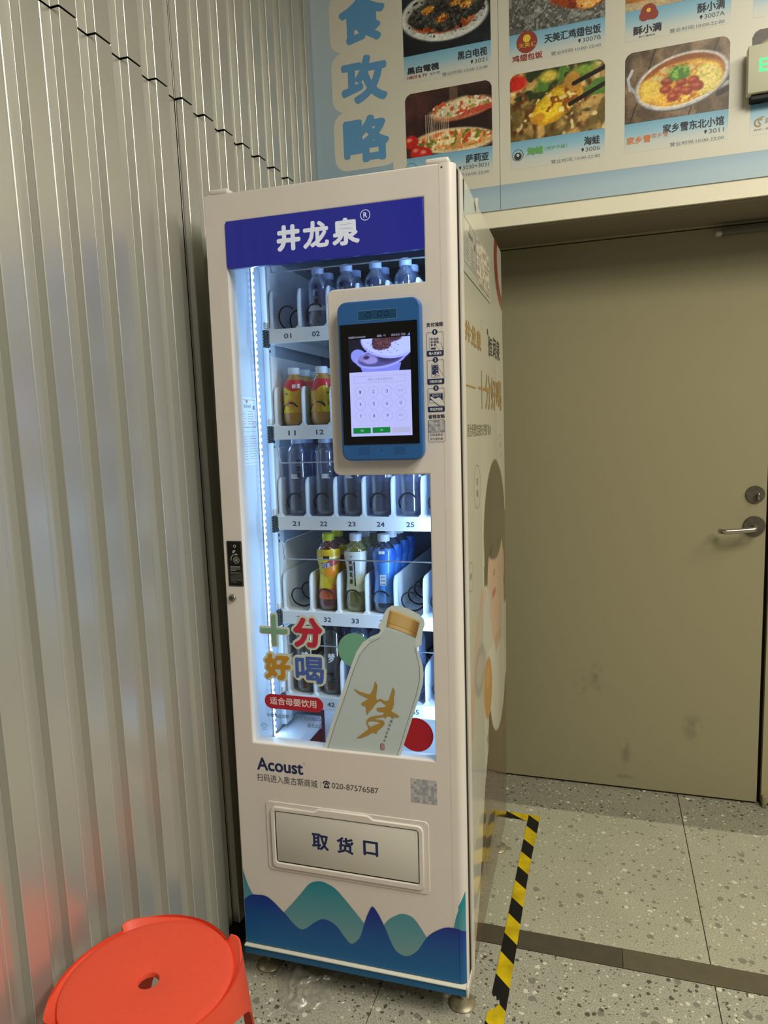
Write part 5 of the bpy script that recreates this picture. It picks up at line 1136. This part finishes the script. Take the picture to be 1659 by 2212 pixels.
# ------------------------------------------------------------------ hazard tape on the floor
def tape_mat(name, sx, sy, c0):
    m = mat(name, (206, 180, 20), .38); nt = m.node_tree; b = nt.nodes['Principled BSDF']; N = nt.nodes.new; K = nt.links.new
    tc = N('ShaderNodeTexCoord'); dt = N('ShaderNodeVectorMath'); dt.operation = 'DOT_PRODUCT'; dt.inputs[1].default_value = (sx, sy, 0); K(tc.outputs['Object'], dt.inputs[0])
    ad = N('ShaderNodeMath'); ad.operation = 'ADD'; K(dt.outputs['Value'], ad.inputs[0]); ad.inputs[1].default_value = c0
    dv = N('ShaderNodeMath'); dv.operation = 'DIVIDE'; K(ad.outputs[0], dv.inputs[0]); dv.inputs[1].default_value = .150
    fr = N('ShaderNodeMath'); fr.operation = 'FRACT'; K(dv.outputs[0], fr.inputs[0]); lt = N('ShaderNodeMath'); lt.operation = 'LESS_THAN'; K(fr.outputs[0], lt.inputs[0]); lt.inputs[1].default_value = .47
    nz = N('ShaderNodeTexNoise'); nz.inputs['Scale'].default_value = 22; nz.inputs['Detail'].default_value = 6; K(tc.outputs['Object'], nz.inputs['Vector'])
    mr = N('ShaderNodeMapRange'); mr.inputs['From Min'].default_value = .35; mr.inputs['From Max'].default_value = .7; mr.inputs['To Min'].default_value = 1; mr.inputs['To Max'].default_value = .62; K(nz.outputs['Fac'], mr.inputs['Value'])
    yl = N('ShaderNodeMixRGB'); yl.blend_type = 'MULTIPLY'; yl.inputs[0].default_value = 1; yl.inputs[1].default_value = (*L3((214, 186, 22)), 1); K(mr.outputs[0], yl.inputs[2])
    mx = N('ShaderNodeMixRGB'); K(lt.outputs[0], mx.inputs[0]); K(yl.outputs[0], mx.inputs[1]); mx.inputs[2].default_value = (*L3((22, 22, 22)), 1); K(mx.outputs[0], b.inputs['Base Color']); return m
import mathutils
def tape(name, outline, m, z, label):
    v = [(a, b, z) for a, b in outline] + [(a, b, z - .0003) for a, b in outline]; n = len(outline)
    o = mesh_obj(name, v, [tuple(range(n)), tuple(range(2 * n - 1, n - 1, -1))] + [(i, (i + 1) % n, n + (i + 1) % n, n + i)[::-1] for i in range(n)], m)
    return tag(o, label, 'tape', 'hazard tape strips')
rt = [(.6520, -.30), (.6525, .03), (.6535, .28), (.6530, .58), (.6550, .70), (.6600, .85), (.6605, .919)]
lt_ = [(.6215, .919), (.6200, .80), (.6175, .66), (.6165, .47), (.6145, .29), (.6130, .17), (.6125, .115), (.6180, .105), (.6235, .110), (.6270, .096), (.6330, .100), (.6360, .088), (.6300, .080), (.6250, .070), (.6160, .066), (.6100, .055), (.6090, .03), (.6070, -.05), (.6060, -.15), (.6060, -.30)]
tape('hazard_tape', rt + lt_, tape_mat('tape_long', 1, 1, -1.0205 + .150 * 10), .0016, 'long black and yellow striped tape running beside the vending machine')
tape('hazard_tape', [(.40, .888), (.655, .884), (.652, .900), (.658, .915), (.654, .921), (.56, .9245), (.40, .926)], tape_mat('tape_short', .64, 1, -1.203 + .150 * 10), .0010, 'short black and yellow tape strip behind the vending machine')

# ------------------------------------------------------------------ litter under the machine
def wrap_film():
    rnd = random.Random(4); nx, ny = 34, 26; v = []; f = []
    for j in range(ny + 1):
        for i in range(nx + 1):
            u, w_ = i / nx, j / ny; a = .085 + .14 * u + .012 * math.sin(9 * w_) ; b_ = -.055 + .135 * w_ + .012 * math.sin(7 * u + 1)
            e = min(u, 1 - u, w_, 1 - w_); n_ = float(vnoise(np.array([u * 7.0]), np.array([w_ * 6.0]), 3)[0]); n2 = float(vnoise(np.array([u * 16.0]), np.array([w_ * 15.0]), 9)[0])
            v.append((a, b_, .0012 + .038 * n_ * min(1, e * 4) * n2 + .004 * n2))
    for j in range(ny):
        for i in range(nx): k = j * (nx + 1) + i; f.append((k, k + 1, k + nx + 2, k + nx + 1))
    return mesh_obj('plastic_wrap', v, f, clear_mat('crumpled_film', (244, 242, 238), .07, .28, .35, body=.30, body_rgb=(206, 202, 190)), None, True)
tag(wrap_film(), 'crumpled clear plastic film lying under the front of the machine', 'plastic film')
tag(MB().add([(.262, -.012, .0008), (.270, -.004, .0008), (.272, -.006, .0035), (.264, -.014, .0020), (.263, -.011, .0030)], [(0, 1, 2, 3), (0, 3, 4), (3, 2, 4), (1, 4, 2), (0, 4, 1)]).build('paper_scrap', mat('scrap_white', (230, 230, 226), .6)), 'tiny white paper scrap on the floor under the machine', 'scrap')
